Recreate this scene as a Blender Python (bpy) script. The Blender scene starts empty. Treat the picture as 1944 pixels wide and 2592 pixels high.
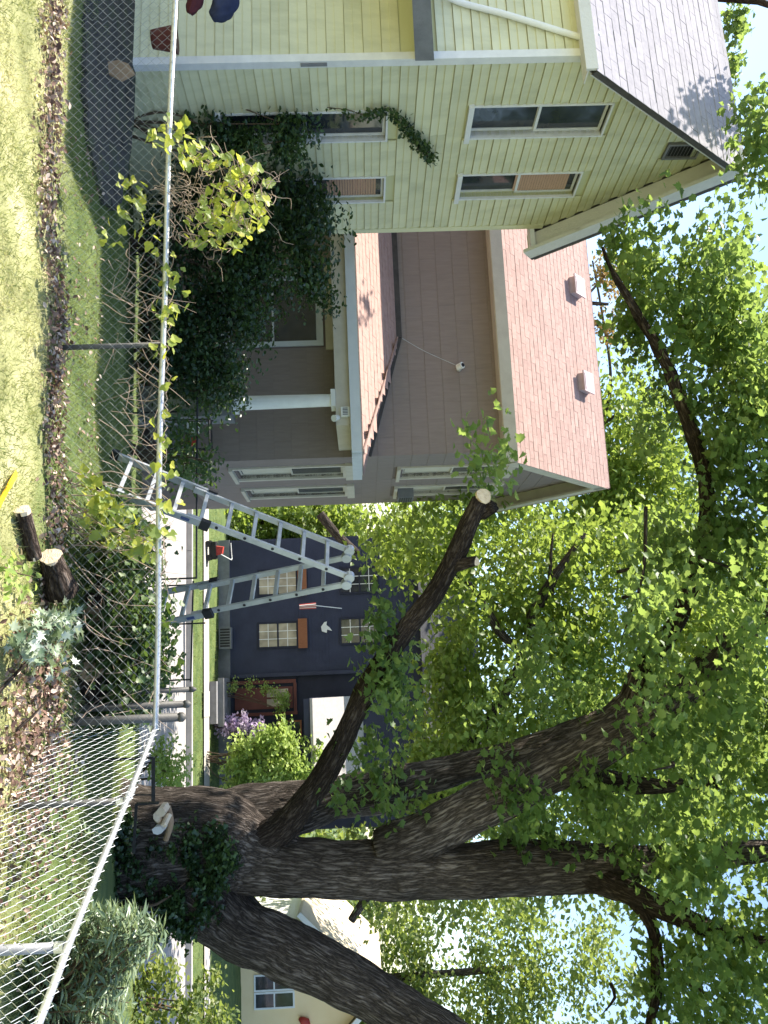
import bpy, math, random
import numpy as np
from mathutils import Vector, Matrix, noise

rng = np.random.default_rng(11)
random.seed(11)
scene = bpy.context.scene
COL = scene.collection

# ------------------------------------------------------------------ camera
FOC, PITCH, ROLL = 2182.0, 0.031, 0.037          # focal length in photo pixels (2592 on the long side)
EYE = np.array([0.0, 0.0, 2.3])
_R0 = np.array([1.0, 0, 0]); FW = np.array([0, math.cos(PITCH), math.sin(PITCH)])
_U0 = np.array([0, -math.sin(PITCH), math.cos(PITCH)])
RT = _R0 * math.cos(ROLL) - _U0 * math.sin(ROLL)
UP = _U0 * math.cos(ROLL) + _R0 * math.sin(ROLL)
cam_d = bpy.data.cameras.new('camera')
cam = bpy.data.objects.new('camera', cam_d); COL.objects.link(cam)
# the photograph was taken with the phone on its side: world up points to the right of the picture
M = Matrix.Identity(4)
for r_ in range(3):
    M[r_][0] = UP[r_]; M[r_][1] = -RT[r_]; M[r_][2] = -FW[r_]; M[r_][3] = EYE[r_]
cam.matrix_world = M
cam_d.sensor_fit = 'VERTICAL'; cam_d.sensor_height = 36.0
cam_d.lens = 36.0 * FOC / 2592.0
cam_d.clip_start = 0.05; cam_d.clip_end = 3000.0
scene.camera = cam

# ------------------------------------------------------------------ light
SUN_EL = math.radians(52.0)
SUN_AZ = math.atan2(-0.935, 0.355)                  # from +Y, clockwise
sun_dir = Vector((math.sin(SUN_AZ) * math.cos(SUN_EL), math.cos(SUN_AZ) * math.cos(SUN_EL), math.sin(SUN_EL)))
world = bpy.data.worlds.new('World'); scene.world = world; world.use_nodes = True
wn = world.node_tree
bg = wn.nodes['Background']
sky = wn.nodes.new('ShaderNodeTexSky'); sky.sky_type = 'NISHITA'; sky.sun_disc = False
sky.sun_elevation = SUN_EL; sky.sun_rotation = SUN_AZ; sky.air_density = 1.0; sky.dust_density = 0.6
wn.links.new(sky.outputs[0], bg.inputs[0]); bg.inputs[1].default_value = 0.14
sun_d = bpy.data.lights.new('sun', 'SUN'); sun_d.energy = 5.0; sun_d.angle = math.radians(0.55)
sun_d.color = (1.0, 0.93, 0.82)
sun = bpy.data.objects.new('sun', sun_d); COL.objects.link(sun)
sun.rotation_euler = sun_dir.to_track_quat('Z', 'Y').to_euler()
scene.view_settings.view_transform = 'Standard'
scene.view_settings.look = 'None'
scene.view_settings.exposure = 1.32
scene.view_settings.gamma = 1.0
scene.view_settings.use_curve_mapping = False
scene.render.engine = 'CYCLES'
scene.cycles.max_bounces = 8
scene.cycles.transparent_max_bounces = 8
scene.cycles.use_denoising = True

# ------------------------------------------------------------------ helpers
def at(u, w, D):
    """point seen at photo position u (along the horizon), w (upwards) at depth D"""
    return EYE + (FW + RT * ((u - 1296) / FOC) + UP * ((w - 972) / FOC)) * D

def onz(u, w, z):
    d = FW + RT * ((u - 1296) / FOC) + UP * ((w - 972) / FOC)
    return EYE + d * ((z - EYE[2]) / d[2])

SA, CA = math.sin(0.196), math.cos(0.196)
_S = [-400, 0, 7.4, 8.6, 14.6, 17.6, 18.6, 25.6, 30.0, 400]
_Z = [0.1, 0.02, 0.0, -0.16, -1.38, -2.45, -2.6, -2.6, -2.45, -2.6]
def gh(x, y):
    s = np.asarray(x) * SA + np.asarray(y) * CA
    return np.interp(s, _S, _Z)

def mat_new(name):
    m = bpy.data.materials.new(name); m.use_nodes = True
    nt = m.node_tree; b = nt.nodes['Principled BSDF']
    return m, nt, b

def N(nt, t, **kw):
    n = nt.nodes.new(t)
    for k, v in kw.items():
        setattr(n, k, v)
    return n

def ramp(nt, fac, stops):
    r = N(nt, 'ShaderNodeValToRGB')
    el = r.color_ramp.elements
    while len(el) < len(stops): el.new(0.5)
    for e, (p, c) in zip(el, stops):
        e.position = p; e.color = (*c, 1)
    nt.links.new(fac, r.inputs[0])
    return r.outputs[0]

def mottled(name, c1, c2, scale=6.0, rough=0.75, bump=0.0, bscale=60.0, stretch=(1, 1, 1), c3=None, spec=0.3, metal=0.0, detail=6, per_object=0.0, bdist=0.02, lo=.3, hi=.7):
    """two or three tone noise colour with fine relief; per_object varies value from piece to piece"""
    m, nt, b = mat_new(name)
    tc = N(nt, 'ShaderNodeTexCoord'); mp = N(nt, 'ShaderNodeMapping')
    mp.inputs['Scale'].default_value = stretch
    nt.links.new(tc.outputs['Object'], mp.inputs[0])
    oi = N(nt, 'ShaderNodeObjectInfo')
    nz = N(nt, 'ShaderNodeTexNoise', noise_dimensions='4D'); nz.inputs['Scale'].default_value = scale; nz.inputs['Detail'].default_value = detail
    nz.inputs['Roughness'].default_value = 0.62
    mul = N(nt, 'ShaderNodeMath', operation='MULTIPLY'); mul.inputs[1].default_value = 37.0
    nt.links.new(oi.outputs['Random'], mul.inputs[0]); nt.links.new(mul.outputs[0], nz.inputs['W'])
    nt.links.new(mp.outputs[0], nz.inputs[0])
    stops = [(lo, c1), (hi, c2)] if c3 is None else [(lo, c1), ((lo + hi) / 2, c2), (hi, c3)]
    col = ramp(nt, nz.outputs[0], stops)
    if per_object > 0:
        hs = N(nt, 'ShaderNodeHueSaturation')
        mr = N(nt, 'ShaderNodeMapRange'); mr.inputs[3].default_value = 1 - per_object; mr.inputs[4].default_value = 1 + per_object
        nt.links.new(oi.outputs['Random'], mr.inputs[0]); nt.links.new(mr.outputs[0], hs.inputs['Value'])
        nt.links.new(col, hs.inputs['Color']); col = hs.outputs[0]
    nt.links.new(col, b.inputs['Base Color'])
    b.inputs['Roughness'].default_value = rough; b.inputs['Specular IOR Level'].default_value = spec
    b.inputs['Metallic'].default_value = metal
    if bump > 0:
        n2 = N(nt, 'ShaderNodeTexNoise'); n2.inputs['Scale'].default_value = bscale; n2.inputs['Detail'].default_value = 5
        nt.links.new(mp.outputs[0], n2.inputs[0])
        bp = N(nt, 'ShaderNodeBump'); bp.inputs['Strength'].default_value = bump; bp.inputs['Distance'].default_value = bdist
        nt.links.new(n2.outputs[0], bp.inputs['Height']); nt.links.new(bp.outputs[0], b.inputs['Normal'])
    return m

def leaf_mat(name, stops, trans=0.45, tcol=(0.35, 0.5, 0.05), rough=0.45, by_object=False, spec=0.4):
    m, nt, b = mat_new(name)
    if by_object:
        src = N(nt, 'ShaderNodeObjectInfo').outputs['Random']
    else:
        a = N(nt, 'ShaderNodeAttribute'); a.attribute_name = 'tint'; src = a.outputs['Fac']
    col = ramp(nt, src, stops)
    nt.links.new(col, b.inputs['Base Color']); b.inputs['Roughness'].default_value = rough
    b.inputs['Specular IOR Level'].default_value = spec
    tr = N(nt, 'ShaderNodeBsdfTranslucent')
    mx = N(nt, 'ShaderNodeMix', data_type='RGBA', blend_type='MULTIPLY'); mx.inputs[0].default_value = 0.0
    br = N(nt, 'ShaderNodeMixRGB'); br.inputs[0].default_value = 0.55; br.inputs[2].default_value = (*tcol, 1)
    nt.links.new(col, br.inputs[1]); nt.links.new(br.outputs[0], tr.inputs[0])
    nt.nodes.remove(mx)
    ms = N(nt, 'ShaderNodeMixShader'); ms.inputs[0].default_value = trans
    nt.links.new(b.outputs[0], ms.inputs[1]); nt.links.new(tr.outputs[0], ms.inputs[2])
    nt.links.new(ms.outputs[0], nt.nodes['Material Output'].inputs[0])
    return m

def glass_mat(name, col=(0.03, 0.035, 0.045), rough=0.06):
    m, nt, b = mat_new(name)
    nz = N(nt, 'ShaderNodeTexNoise'); nz.inputs['Scale'].default_value = 2.2
    tc = N(nt, 'ShaderNodeTexCoord'); nt.links.new(tc.outputs['Object'], nz.inputs[0])
    c = ramp(nt, nz.outputs[0], [(0.35, tuple(x * .7 for x in col)), (0.7, tuple(x * 1.5 for x in col))])
    nt.links.new(c, b.inputs['Base Color']); b.inputs['Roughness'].default_value = rough
    b.inputs['Specular IOR Level'].default_value = 0.8
    bp = N(nt, 'ShaderNodeBump'); bp.inputs['Strength'].default_value = 0.05; bp.inputs['Distance'].default_value = 0.05
    nt.links.new(nz.outputs[0], bp.inputs['Height']); nt.links.new(bp.outputs[0], b.inputs['Normal'])
    return m

class MB:
    def __init__(self): self.v = []; self.f = []; self.lc = []
    def quad(self, a, b, c, d):
        n = len(self.v); self.v += [tuple(a), tuple(b), tuple(c), tuple(d)]; self.f.append((n, n + 1, n + 2, n + 3)); return self
    def poly(self, pts):
        n = len(self.v); self.v += [tuple(p) for p in pts]; self.f.append(tuple(range(n, n + len(pts)))); return self
    def box(self, lo, hi):
        x0, y0, z0 = lo; x1, y1, z1 = hi
        return self.hexa([(x0, y0, z0), (x1, y0, z0), (x1, y1, z0), (x0, y1, z0), (x0, y0, z1), (x1, y0, z1), (x1, y1, z1), (x0, y1, z1)])
    def hexa(self, p):
        n = len(self.v); self.v += [tuple(q) for q in p]
        for f in ((0, 3, 2, 1), (4, 5, 6, 7), (0, 1, 5, 4), (1, 2, 6, 5), (2, 3, 7, 6), (3, 0, 4, 7)):
            self.f.append(tuple(n + i for i in f))
        return self
    def prism(self, pts, off):
        """closed prism: polygon pts swept by off"""
        n = len(self.v); k = len(pts); off = np.array(off, float)
        self.v += [tuple(p) for p in pts] + [tuple(np.array(p) + off) for p in pts]
        self.f.append(tuple(range(n + k - 1, n - 1, -1))); self.f.append(tuple(range(n + k, n + 2 * k)))
        for i in range(k):
            j = (i + 1) % k
            self.f.append((n + i, n + j, n + k + j, n + k + i))
        return self
    def bar(self, a, b, wx, wy, up=(0, 0, 1)):
        a = Vector(a); b = Vector(b); d = (b - a).normalized(); u = Vector(up)
        s = d.cross(u)
        if s.length < 1e-4: s = d.cross(Vector((1, 0, 0)))
        s.normalize(); t = s.cross(d).normalized()
        p = []
        for e in (a, b):
            for i, j in ((-1, -1), (1, -1), (1, 1), (-1, 1)):
                p.append(e + s * (i * wx / 2) + t * (j * wy / 2))
        return self.hexa(p)
    def tube(self, pts, rad, sides=8, cap=True, rough=0.0, seed=0.0, ridge=0.0, ridge_n=9, flare=None):
        pts = [Vector(p) for p in pts]; k = len(pts)
        if not hasattr(rad, '__len__'): rad = [rad] * k
        n0 = len(self.v); T = None; run = seed * 1.7
        for i, p in enumerate(pts):
            d = (pts[min(i + 1, k - 1)] - pts[max(i - 1, 0)])
            d = d.normalized() if d.length > 1e-9 else Vector((0, 0, 1))
            if T is None:
                T = d.cross(Vector((0.13, 1, 0.21))); T.normalize()
            else:
                T = (T - d * T.dot(d)).normalized()
            Bn = d.cross(T)
            if i: run += (p - pts[i - 1]).length
            for j in range(sides):
                a = 2 * math.pi * j / sides
                r = rad[i]
                dirv = T * math.cos(a) + Bn * math.sin(a)
                if rough or ridge:
                    q = p + dirv * r
                    r *= 1 + rough * noise.noise(q * 2.2 + Vector((seed, 0, 0))) + rough * 0.5 * noise.noise(q * 6 + Vector((0, seed, 0)))
                    if ridge:
                        c = Vector((math.cos(a) * ridge_n * .42 + seed, math.sin(a) * ridge_n * .42, i * 0.16))
                        r += ridge * (abs(noise.noise(c)) * 2 - 0.55)
                if flare: r *= flare(i, a)
                self.v.append(tuple(p + dirv * r)); self.lc.append((math.cos(a) * rad[i] + seed, math.sin(a) * rad[i], run))
        for i in range(k - 1):
            for j in range(sides):
                j2 = (j + 1) % sides
                self.f.append((n0 + i * sides + j, n0 + i * sides + j2, n0 + (i + 1) * sides + j2, n0 + (i + 1) * sides + j))
        if cap:
            self.f.append(tuple(n0 + j for j in range(sides - 1, -1, -1)))
            self.f.append(tuple(n0 + (k - 1) * sides + j for j in range(sides)))
        return self
    def add(self, other, mtx=None):
        n = len(self.v)
        self.v += [tuple(mtx @ Vector(p)) for p in other.v] if mtx is not None else list(other.v)
        self.f += [tuple(n + i for i in f) for f in other.f]
        return self
    def mesh(self, name, mat, smooth=False):
        me = bpy.data.meshes.new(name); me.from_pydata(self.v, [], self.f)
        if mat is not None: me.materials.append(mat)
        if smooth: me.polygons.foreach_set('use_smooth', [True] * len(me.polygons))
        if len(self.lc) == len(self.v) and self.lc:
            at_ = me.attributes.new('along', 'FLOAT_VECTOR', 'POINT'); at_.data.foreach_set('vector', np.array(self.lc, np.float32).reshape(-1))
        me.update(); return me
    def build(self, name, mat, parent=None, smooth=False, label=None, loc=None):
        return link(name, self.mesh(name, mat, smooth), parent, label, loc)

def link(name, me, parent=None, label=None, loc=None):
    o = bpy.data.objects.new(name, me); COL.objects.link(o)
    if parent is not None: o.parent = parent
    if loc is not None: o.location = loc
    if label: o['label'] = label
    return o

def tag(o, label=None, cat=None, group=None, kind=None):
    if label: o['label'] = label
    if cat: o['category'] = cat
    if group: o['group'] = group
    if kind: o['kind'] = kind
    return o

def thing(name, label, cat, loc=(0, 0, 0), rz=0.0, group=None):
    o = bpy.data.objects.new(name, None); COL.objects.link(o)
    o.location = loc; o.rotation_euler = (0, 0, rz); o.empty_display_size = 0.1
    return tag(o, label, cat, group)

def spline(pts, step):
    """Catmull-Rom through rows of any width"""
    P = np.array(pts, float); out = []
    Q = np.vstack([2 * P[0] - P[1], P, 2 * P[-1] - P[-2]])
    for i in range(1, len(Q) - 2):
        n = max(2, int(np.linalg.norm(Q[i + 1][:3] - Q[i][:3]) / step))
        for t in np.linspace(0, 1, n, endpoint=False):
            a, b, c, d = Q[i - 1], Q[i], Q[i + 1], Q[i + 2]
            out.append(0.5 * ((2 * b) + (c - a) * t + (2 * a - 5 * b + 4 * c - d) * t * t + (3 * b - a - 3 * c + d) * t ** 3))
    out.append(P[-1]); return np.array(out)

# leaf templates: (verts, faces); leaf lies in xy, tip towards +y, size 1
def _maple():
    o = [(0, -.08), (.14, -.02), (.34, .0), (.32, .16), (.50, .40), (.34, .42), (.28, .62), (.16, .58), (0, .95)]
    out = o + [(-x, y) for x, y in o[-2:0:-1]]
    v = [(0, .3, -.03)] + [(x, y, .14 * abs(x) + .05 * math.sin(5 * y)) for x, y in out]
    n = len(out)
    return np.array(v), np.array([(0, 1 + i, 1 + (i + 1) % n) for i in range(n)])
def _oval():
    v = [(0, 0, 0), (.28, .35, .08), (.2, .75, .04), (0, 1, -.06), (-.2, .75, .04), (-.28, .35, .08)]
    return np.array(v), np.array([(0, 1, 2), (0, 2, 3), (0, 3, 4), (0, 4, 5)])
def _silver():
    o = [(0, -.08), (.08, .06), (.36, -.04), (.22, .16), (.50, .42), (.20, .38), (.20, .66), (.08, .52), (0, 1.0)]
    out = o + [(-x, y) for x, y in o[-2:0:-1]]
    v = [(0, .25, -.04)] + [(x, y, .25 * abs(x) - .10 * y * y) for x, y in out]
    n = len(out)
    return np.array(v), np.array([(0, 1 + i, 1 + (i + 1) % n) for i in range(n)])
def _simple():
    v = [(0, -.1, 0), (.4, .35, .12), (0, 1, -.05), (-.4, .35, .12)]
    return np.array(v), np.array([(0, 1, 2), (0, 2, 3)])
def _lance():
    v = [(0, 0, 0), (.11, .4, .03), (0, 1, -.12), (-.11, .4, .03)]
    return np.array(v), np.array([(0, 1, 2), (0, 2, 3)])
def _ivy():
    o = [(0, 0), (.22, -.12), (.46, .06), (.5, .3), (.32, .42), (.22, .68), (0, .92)]
    out = o + [(-x, y) for x, y in o[-2:0:-1]]
    v = [(0, .28, -.05)] + [(x, y, .16 * abs(x)) for x, y in out]
    n = len(out)
    return np.array(v), np.array([(0, 1 + i, 1 + (i + 1) % n) for i in range(n)])
MAPLE, OVAL, SIMPLE, LANCE, IVY, SILVER = _maple(), _oval(), _simple(), _lance(), _ivy(), _silver()

def leaves_mesh(name, pos, size, mat, tpl, tilt=0.8, tint=None, droop=0.0, dirs=None):
    """many small leaves as one mesh; normals spread around up by tilt"""
    pos = np.asarray(pos, float); n = len(pos)
    size = np.broadcast_to(np.asarray(size, float), (n,))
    nrm = np.stack([rng.normal(0, tilt, n), rng.normal(0, tilt, n), np.ones(n)], 1)
    nrm /= np.linalg.norm(nrm, axis=1, keepdims=True)
    if dirs is None:
        ang = rng.uniform(0, 2 * np.pi, n)
        y = np.stack([np.cos(ang), np.sin(ang), np.full(n, -droop)], 1)
    else:
        y = np.array(dirs, float)
    y -= nrm * (y * nrm).sum(1, keepdims=True)
    y /= np.linalg.norm(y, axis=1, keepdims=True) + 1e-9
    x = np.cross(y, nrm)
    tv, tf = tpl; k = len(tv)
    V = pos[:, None, :] + size[:, None, None] * (tv[None, :, 0:1] * x[:, None, :] + tv[None, :, 1:2] * y[:, None, :] + tv[None, :, 2:3] * nrm[:, None, :])
    Fc = (tf[None] + (np.arange(n) * k)[:, None, None]).reshape(-1, 3)
    me = bpy.data.meshes.new(name)
    me.vertices.add(n * k); me.vertices.foreach_set('co', V.reshape(-1))
    me.loops.add(Fc.size); me.loops.foreach_set('vertex_index', Fc.reshape(-1).astype(np.int32))
    me.polygons.add(len(Fc)); me.polygons.foreach_set('loop_start', np.arange(0, Fc.size, 3, dtype=np.int32))
    me.update(calc_edges=True)
    at_ = me.attributes.new('tint', 'FLOAT', 'POINT')
    tv_ = rng.uniform(0, 1, n) if tint is None else tint
    at_.data.foreach_set('value', np.repeat(tv_, k).astype(np.float32))
    me.materials.append(mat)
    return me

def clump_points(centers, radius, per, squash=0.7, sub=7, subr=0.33):
    """each clump: sub twigs inside a ball, leaves gathered round each twig"""
    out = []; tint = []
    for c in centers:
        rr = radius * rng.uniform(0.7, 1.25)
        d = rng.normal(0, 1, (sub, 3)); d /= np.linalg.norm(d, axis=1, keepdims=True)
        sc = np.array(c) + d * rr * rng.uniform(0.35, 1, (sub, 1)) * np.array([1, 1, squash])
        m = max(1, per // sub)
        base = rng.uniform(0.05, 0.9)
        for q in sc:
            p = q + rng.normal(0, rr * subr, (m, 3)) * np.array([1, 1, 0.6])
            out.append(p); tint.append(np.clip(base + rng.normal(0, .2, m), 0, 1))
    return np.concatenate(out), np.concatenate(tint)

def in_poly(poly, n):
    P = np.array(poly, float); lo, hi = P.min(0), P.max(0); out = []
    while len(out) < n:
        q = rng.uniform(lo, hi); inside = False; j = len(P) - 1
        for i in range(len(P)):
            if (P[i, 1] > q[1]) != (P[j, 1] > q[1]) and q[0] < (P[j, 0] - P[i, 0]) * (q[1] - P[i, 1]) / (P[j, 1] - P[i, 1]) + P[i, 0]: inside = not inside
            j = i
        if inside: out.append(q)
    return np.array(out)

def region(poly, D0, D1, n):
    q = in_poly(poly, n)
    return np.array([at(u, w, d) for (u, w), d in zip(q, rng.uniform(D0, D1, n))])

# ------------------------------------------------------------------ materials
M_grass = mottled('ground_grass', (.17, .18, .07), (.33, .33, .15), 1.6, .95, .6, 40, c3=(.48, .44, .26), lo=.36, hi=.66)
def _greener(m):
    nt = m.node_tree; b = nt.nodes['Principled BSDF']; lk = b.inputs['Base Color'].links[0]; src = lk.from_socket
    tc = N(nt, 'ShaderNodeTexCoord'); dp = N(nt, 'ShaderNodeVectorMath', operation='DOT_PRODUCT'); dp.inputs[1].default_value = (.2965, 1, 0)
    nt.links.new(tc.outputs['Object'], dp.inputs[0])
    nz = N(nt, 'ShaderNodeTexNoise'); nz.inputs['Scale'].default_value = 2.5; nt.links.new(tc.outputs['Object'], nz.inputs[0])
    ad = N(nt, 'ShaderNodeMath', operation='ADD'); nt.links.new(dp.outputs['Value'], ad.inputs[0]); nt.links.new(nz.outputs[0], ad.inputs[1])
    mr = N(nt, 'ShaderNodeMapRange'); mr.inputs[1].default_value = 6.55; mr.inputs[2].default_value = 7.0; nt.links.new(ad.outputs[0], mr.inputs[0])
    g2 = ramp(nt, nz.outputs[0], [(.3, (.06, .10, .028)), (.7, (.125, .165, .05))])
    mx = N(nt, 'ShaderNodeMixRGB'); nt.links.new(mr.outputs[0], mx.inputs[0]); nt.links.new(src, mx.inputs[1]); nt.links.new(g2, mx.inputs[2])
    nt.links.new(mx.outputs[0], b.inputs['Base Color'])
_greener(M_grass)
M_blade = leaf_mat('grass_blade', [(0, (.12, .17, .045)), (.5, (.30, .33, .11)), (1, (.56, .50, .28))], .3, (.5, .5, .16), .6)
M_road = mottled('road_asphalt', (.32, .295, .285), (.41, .38, .365), 3, .9, .3, 90)
M_conc = mottled('concrete', (.38, .35, .31), (.52, .48, .43), 2, .9, .2, 60)
M_kerb = mottled('kerb_stone', (.34, .33, .31), (.46, .44, .42), 3, .85, .2, 50)
M_ysid = mottled('pale_yellow_siding', (.46, .455, .29), (.63, .615, .41), 1.6, .6, .15, 26, per_object=.045, bdist=.006, stretch=(2.2, 2.2, .45), lo=.25, hi=.55)
M_ywall = mottled('yellow_wall', (.5, .5, .3), (.55, .54, .32), 2, .8)
M_trim = mottled('aged_white_trim', (.60, .60, .60), (.72, .72, .71), 7, .6, .25, 40, bdist=.004)
M_soff = mottled('weathered_soffit', (.42, .40, .37), (.60, .58, .54), 4, .75, .3, 30, c3=(.64, .62, .58), lo=.25, hi=.5)
M_dark = mottled('dark_drip_edge', (.05, .045, .045), (.10, .09, .085), 8, .8)
M_yshing = mottled('lilac_grey_shingle', (.245, .232, .262), (.33, .312, .345), 14, .9, .4, 160, per_object=.06, bdist=.003)
M_glass = glass_mat('dark_glass')
M_blind = mottled('salmon_blind', (.42, .26, .18), (.52, .33, .24), 9, .8, stretch=(1, 1, 12))
M_grey = mottled('mauve_grey_siding', (.240, .195, .180), (.282, .232, .215), 3, .85, .2, 50, per_object=.02, bdist=.003, stretch=(8, 8, 1))
M_gback = mottled('grey_wall', (.16, .13, .12), (.19, .15, .14), 3, .9)
M_beige = mottled('beige_trim', (.52, .47, .39), (.62, .57, .48), 5, .7, .1, 30)
M_gut = mottled('pale_grey_gutter', (.55, .58, .62), (.64, .67, .71), 4, .45)
M_gshing = mottled('pink_tan_shingle', (.32, .205, .175), (.42, .285, .24), 12, .9, .4, 160, per_object=.09, bdist=.003)
M_white = mottled('white_paint', (.70, .70, .68), (.80, .80, .78), 6, .55)
M_cream = mottled('cream_curtain', (.55, .50, .40), (.68, .63, .52), 6, .9, stretch=(10, 10, 1))
M_blue = mottled('navy_siding', (.030, .034, .060), (.045, .050, .085), 2, .7, .15, 40)
M_bluedk = mottled('dark_navy_panel', (.016, .018, .034), (.025, .028, .05), 2, .7)
M_brown = mottled('rust_brown_wood', (.22, .085, .04), (.30, .12, .06), 8, .7, .2, 40, stretch=(6, 1, 1))
M_door = mottled('dark_red_door', (.10, .03, .025), (.15, .05, .04), 4, .5)
M_found = mottled('grey_foundation', (.16, .16, .17), (.24, .24, .25), 5, .9, .3, 40)
M_pshing = mottled('grey_porch_shingle', (.40, .37, .35), (.50, .46, .44), 14, .9, .4, 120)
M_proof = mottled('cream_tan_roof', (.50, .42, .30), (.62, .53, .39), 6, .9, .3, 60)
M_slate = mottled('dark_slate_roof', (.03, .03, .035), (.06, .06, .065), 12, .9, .3, 90)
M_pale = mottled('pale_yellow_wall', (.86, .65, .36), (.90, .70, .42), 2, .7, .1, 30)
M_pw = mottled('sun_glare_white', (.72, .70, .64), (.80, .78, .72), 2, .7)  # blown-out sunlight on the pale house's side wall, put into the colour
M_galv = mottled('galvanised_steel', (.50, .51, .53), (.66, .67, .70), 16, .38, .05, 60, metal=.65, spec=.5)
M_wire = mottled('galvanised_wire', (.46, .48, .50), (.62, .64, .65), 16, .45, metal=.35, spec=.5)
M_wireo = mottled('weathered_wire', (.26, .27, .26), (.36, .37, .36), 16, .55, metal=.3, spec=.4)
M_vent = mottled('painted_vent', (.40, .31, .31), (.50, .40, .40), 9, .5)
M_post = mottled('dull_steel_post', (.075, .072, .068), (.13, .125, .115), 10, .6, .1, 60, metal=.3)
M_postm = mottled('grey_steel_post', (.20, .20, .205), (.32, .32, .325), 10, .55, .1, 60, metal=.3)
M_alu = mottled('ladder_aluminium', (.36, .375, .40), (.52, .535, .56), 9, .4, .04, 40, metal=.55, spec=.5)
M_black = mottled('black_plastic', (.012, .012, .014), (.025, .025, .028), 8, .5)
M_iron = mottled('black_iron', (.02, .02, .024), (.05, .05, .055), 20, .5, metal=.4)
M_blueL = mottled('blue_sticker', (.05, .07, .16), (.08, .10, .22), 8, .5)
M_red = mottled('red_plastic', (.36, .035, .03), (.48, .06, .045), 8, .5)
M_bluecl = mottled('dark_blue_cloth', (.022, .028, .06), (.045, .055, .11), 5, .9)
M_redcl = mottled('dark_red_cloth', (.07, .018, .022), (.12, .03, .035), 5, .9)
M_yel = mottled('yellow_orange_plastic', (.85, .45, .02), (.90, .65, .05), 5, .4)
M_wood = mottled('fresh_cut_wood', (.62, .46, .30), (.80, .66, .48), 9, .8, .2, 60)
def ring_mat(name, c1, c2, c3):
    m, nt, b = mat_new(name)
    tc = N(nt, 'ShaderNodeTexCoord')
    wv = N(nt, 'ShaderNodeTexWave', wave_type='RINGS', rings_direction='Z'); wv.inputs['Scale'].default_value = 26; wv.inputs['Distortion'].default_value = 2.2; wv.inputs['Detail'].default_value = 3; wv.inputs['Detail Scale'].default_value = 1.5
    nt.links.new(tc.outputs['Object'], wv.inputs[0])
    nz = N(nt, 'ShaderNodeTexNoise'); nz.inputs['Scale'].default_value = 22; nz.inputs['Detail'].default_value = 6; nt.links.new(tc.outputs['Object'], nz.inputs[0])
    ad = N(nt, 'ShaderNodeMath', operation='MULTIPLY_ADD'); ad.inputs[1].default_value = .35; nt.links.new(wv.outputs['Fac'], ad.inputs[0])
    nt.links.new(nz.outputs[0], ad.inputs[2])
    c = ramp(nt, ad.outputs[0], [(.3, c1), (.6, c2), (.95, c3)])
    gr = N(nt, 'ShaderNodeVectorMath', operation='LENGTH'); nt.links.new(tc.outputs['Object'], gr.inputs[0])
    nt.links.new(c, b.inputs['Base Color']); b.inputs['Roughness'].default_value = .9
    bp = N(nt, 'ShaderNodeBump'); bp.inputs['Strength'].default_value = .5; bp.inputs['Distance'].default_value = .006
    nt.links.new(ad.outputs[0], bp.inputs['Height']); nt.links.new(bp.outputs[0], b.inputs['Normal'])
    return m
M_ring = ring_mat('ringed_fresh_cut', (.40, .27, .16), (.64, .49, .33), (.80, .66, .48))
M_ringo = ring_mat('ringed_old_cut', (.14, .09, .05), (.26, .18, .11), (.38, .28, .18))
def cut_disc(name, center, normal, r, mat, parent, label=None, squash=1.0):
    """ragged sawn face, domed a little, built round its own origin so the rings run round the pith"""
    k = 30; v = [(r * .08, 0, .004)]; f = []
    for ri, fr in enumerate((.5, 1.0)):
        for i in range(k):
            a = 2 * math.pi * i / k; q = r * fr * (1 + (.05 * math.sin(3 * a + r * 90) + random.uniform(-.03, .03)) * (fr > .9))
            v.append((q * math.cos(a), q * math.sin(a) * squash, .004 * (1 - fr) + random.uniform(-.0015, .0015)))
    for i in range(k):
        j = (i + 1) % k
        f += [(0, 1 + i, 1 + j), (1 + i, 1 + k + i, 1 + k + j, 1 + j)]
    n0 = len(v)
    v += [(x * .98, y * .98, -.03) for x, y, _ in v[1 + k:1 + 2 * k]]
    f += [(1 + k + i, n0 + i, n0 + (i + 1) % k, 1 + k + (i + 1) % k) for i in range(k)] + [tuple(n0 + i for i in range(k - 1, -1, -1))]
    me = bpy.data.meshes.new(name); me.from_pydata(v, [], f); me.materials.append(mat)
    o = link(name, me, parent, label)
    o.matrix_local = Matrix.Translation(Vector(center)) @ Vector(normal).to_track_quat('Z', 'Y').to_matrix().to_4x4()
    return o
M_oldwood = mottled('brown_cut_wood', (.26, .17, .10), (.36, .25, .16), 9, .85, .2, 60)
M_twig = mottled('dry_twig', (.28, .20, .15), (.46, .36, .28), 12, .9)
M_stem = mottled('brown_stem', (.07, .05, .03), (.13, .09, .06), 12, .9)

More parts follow.
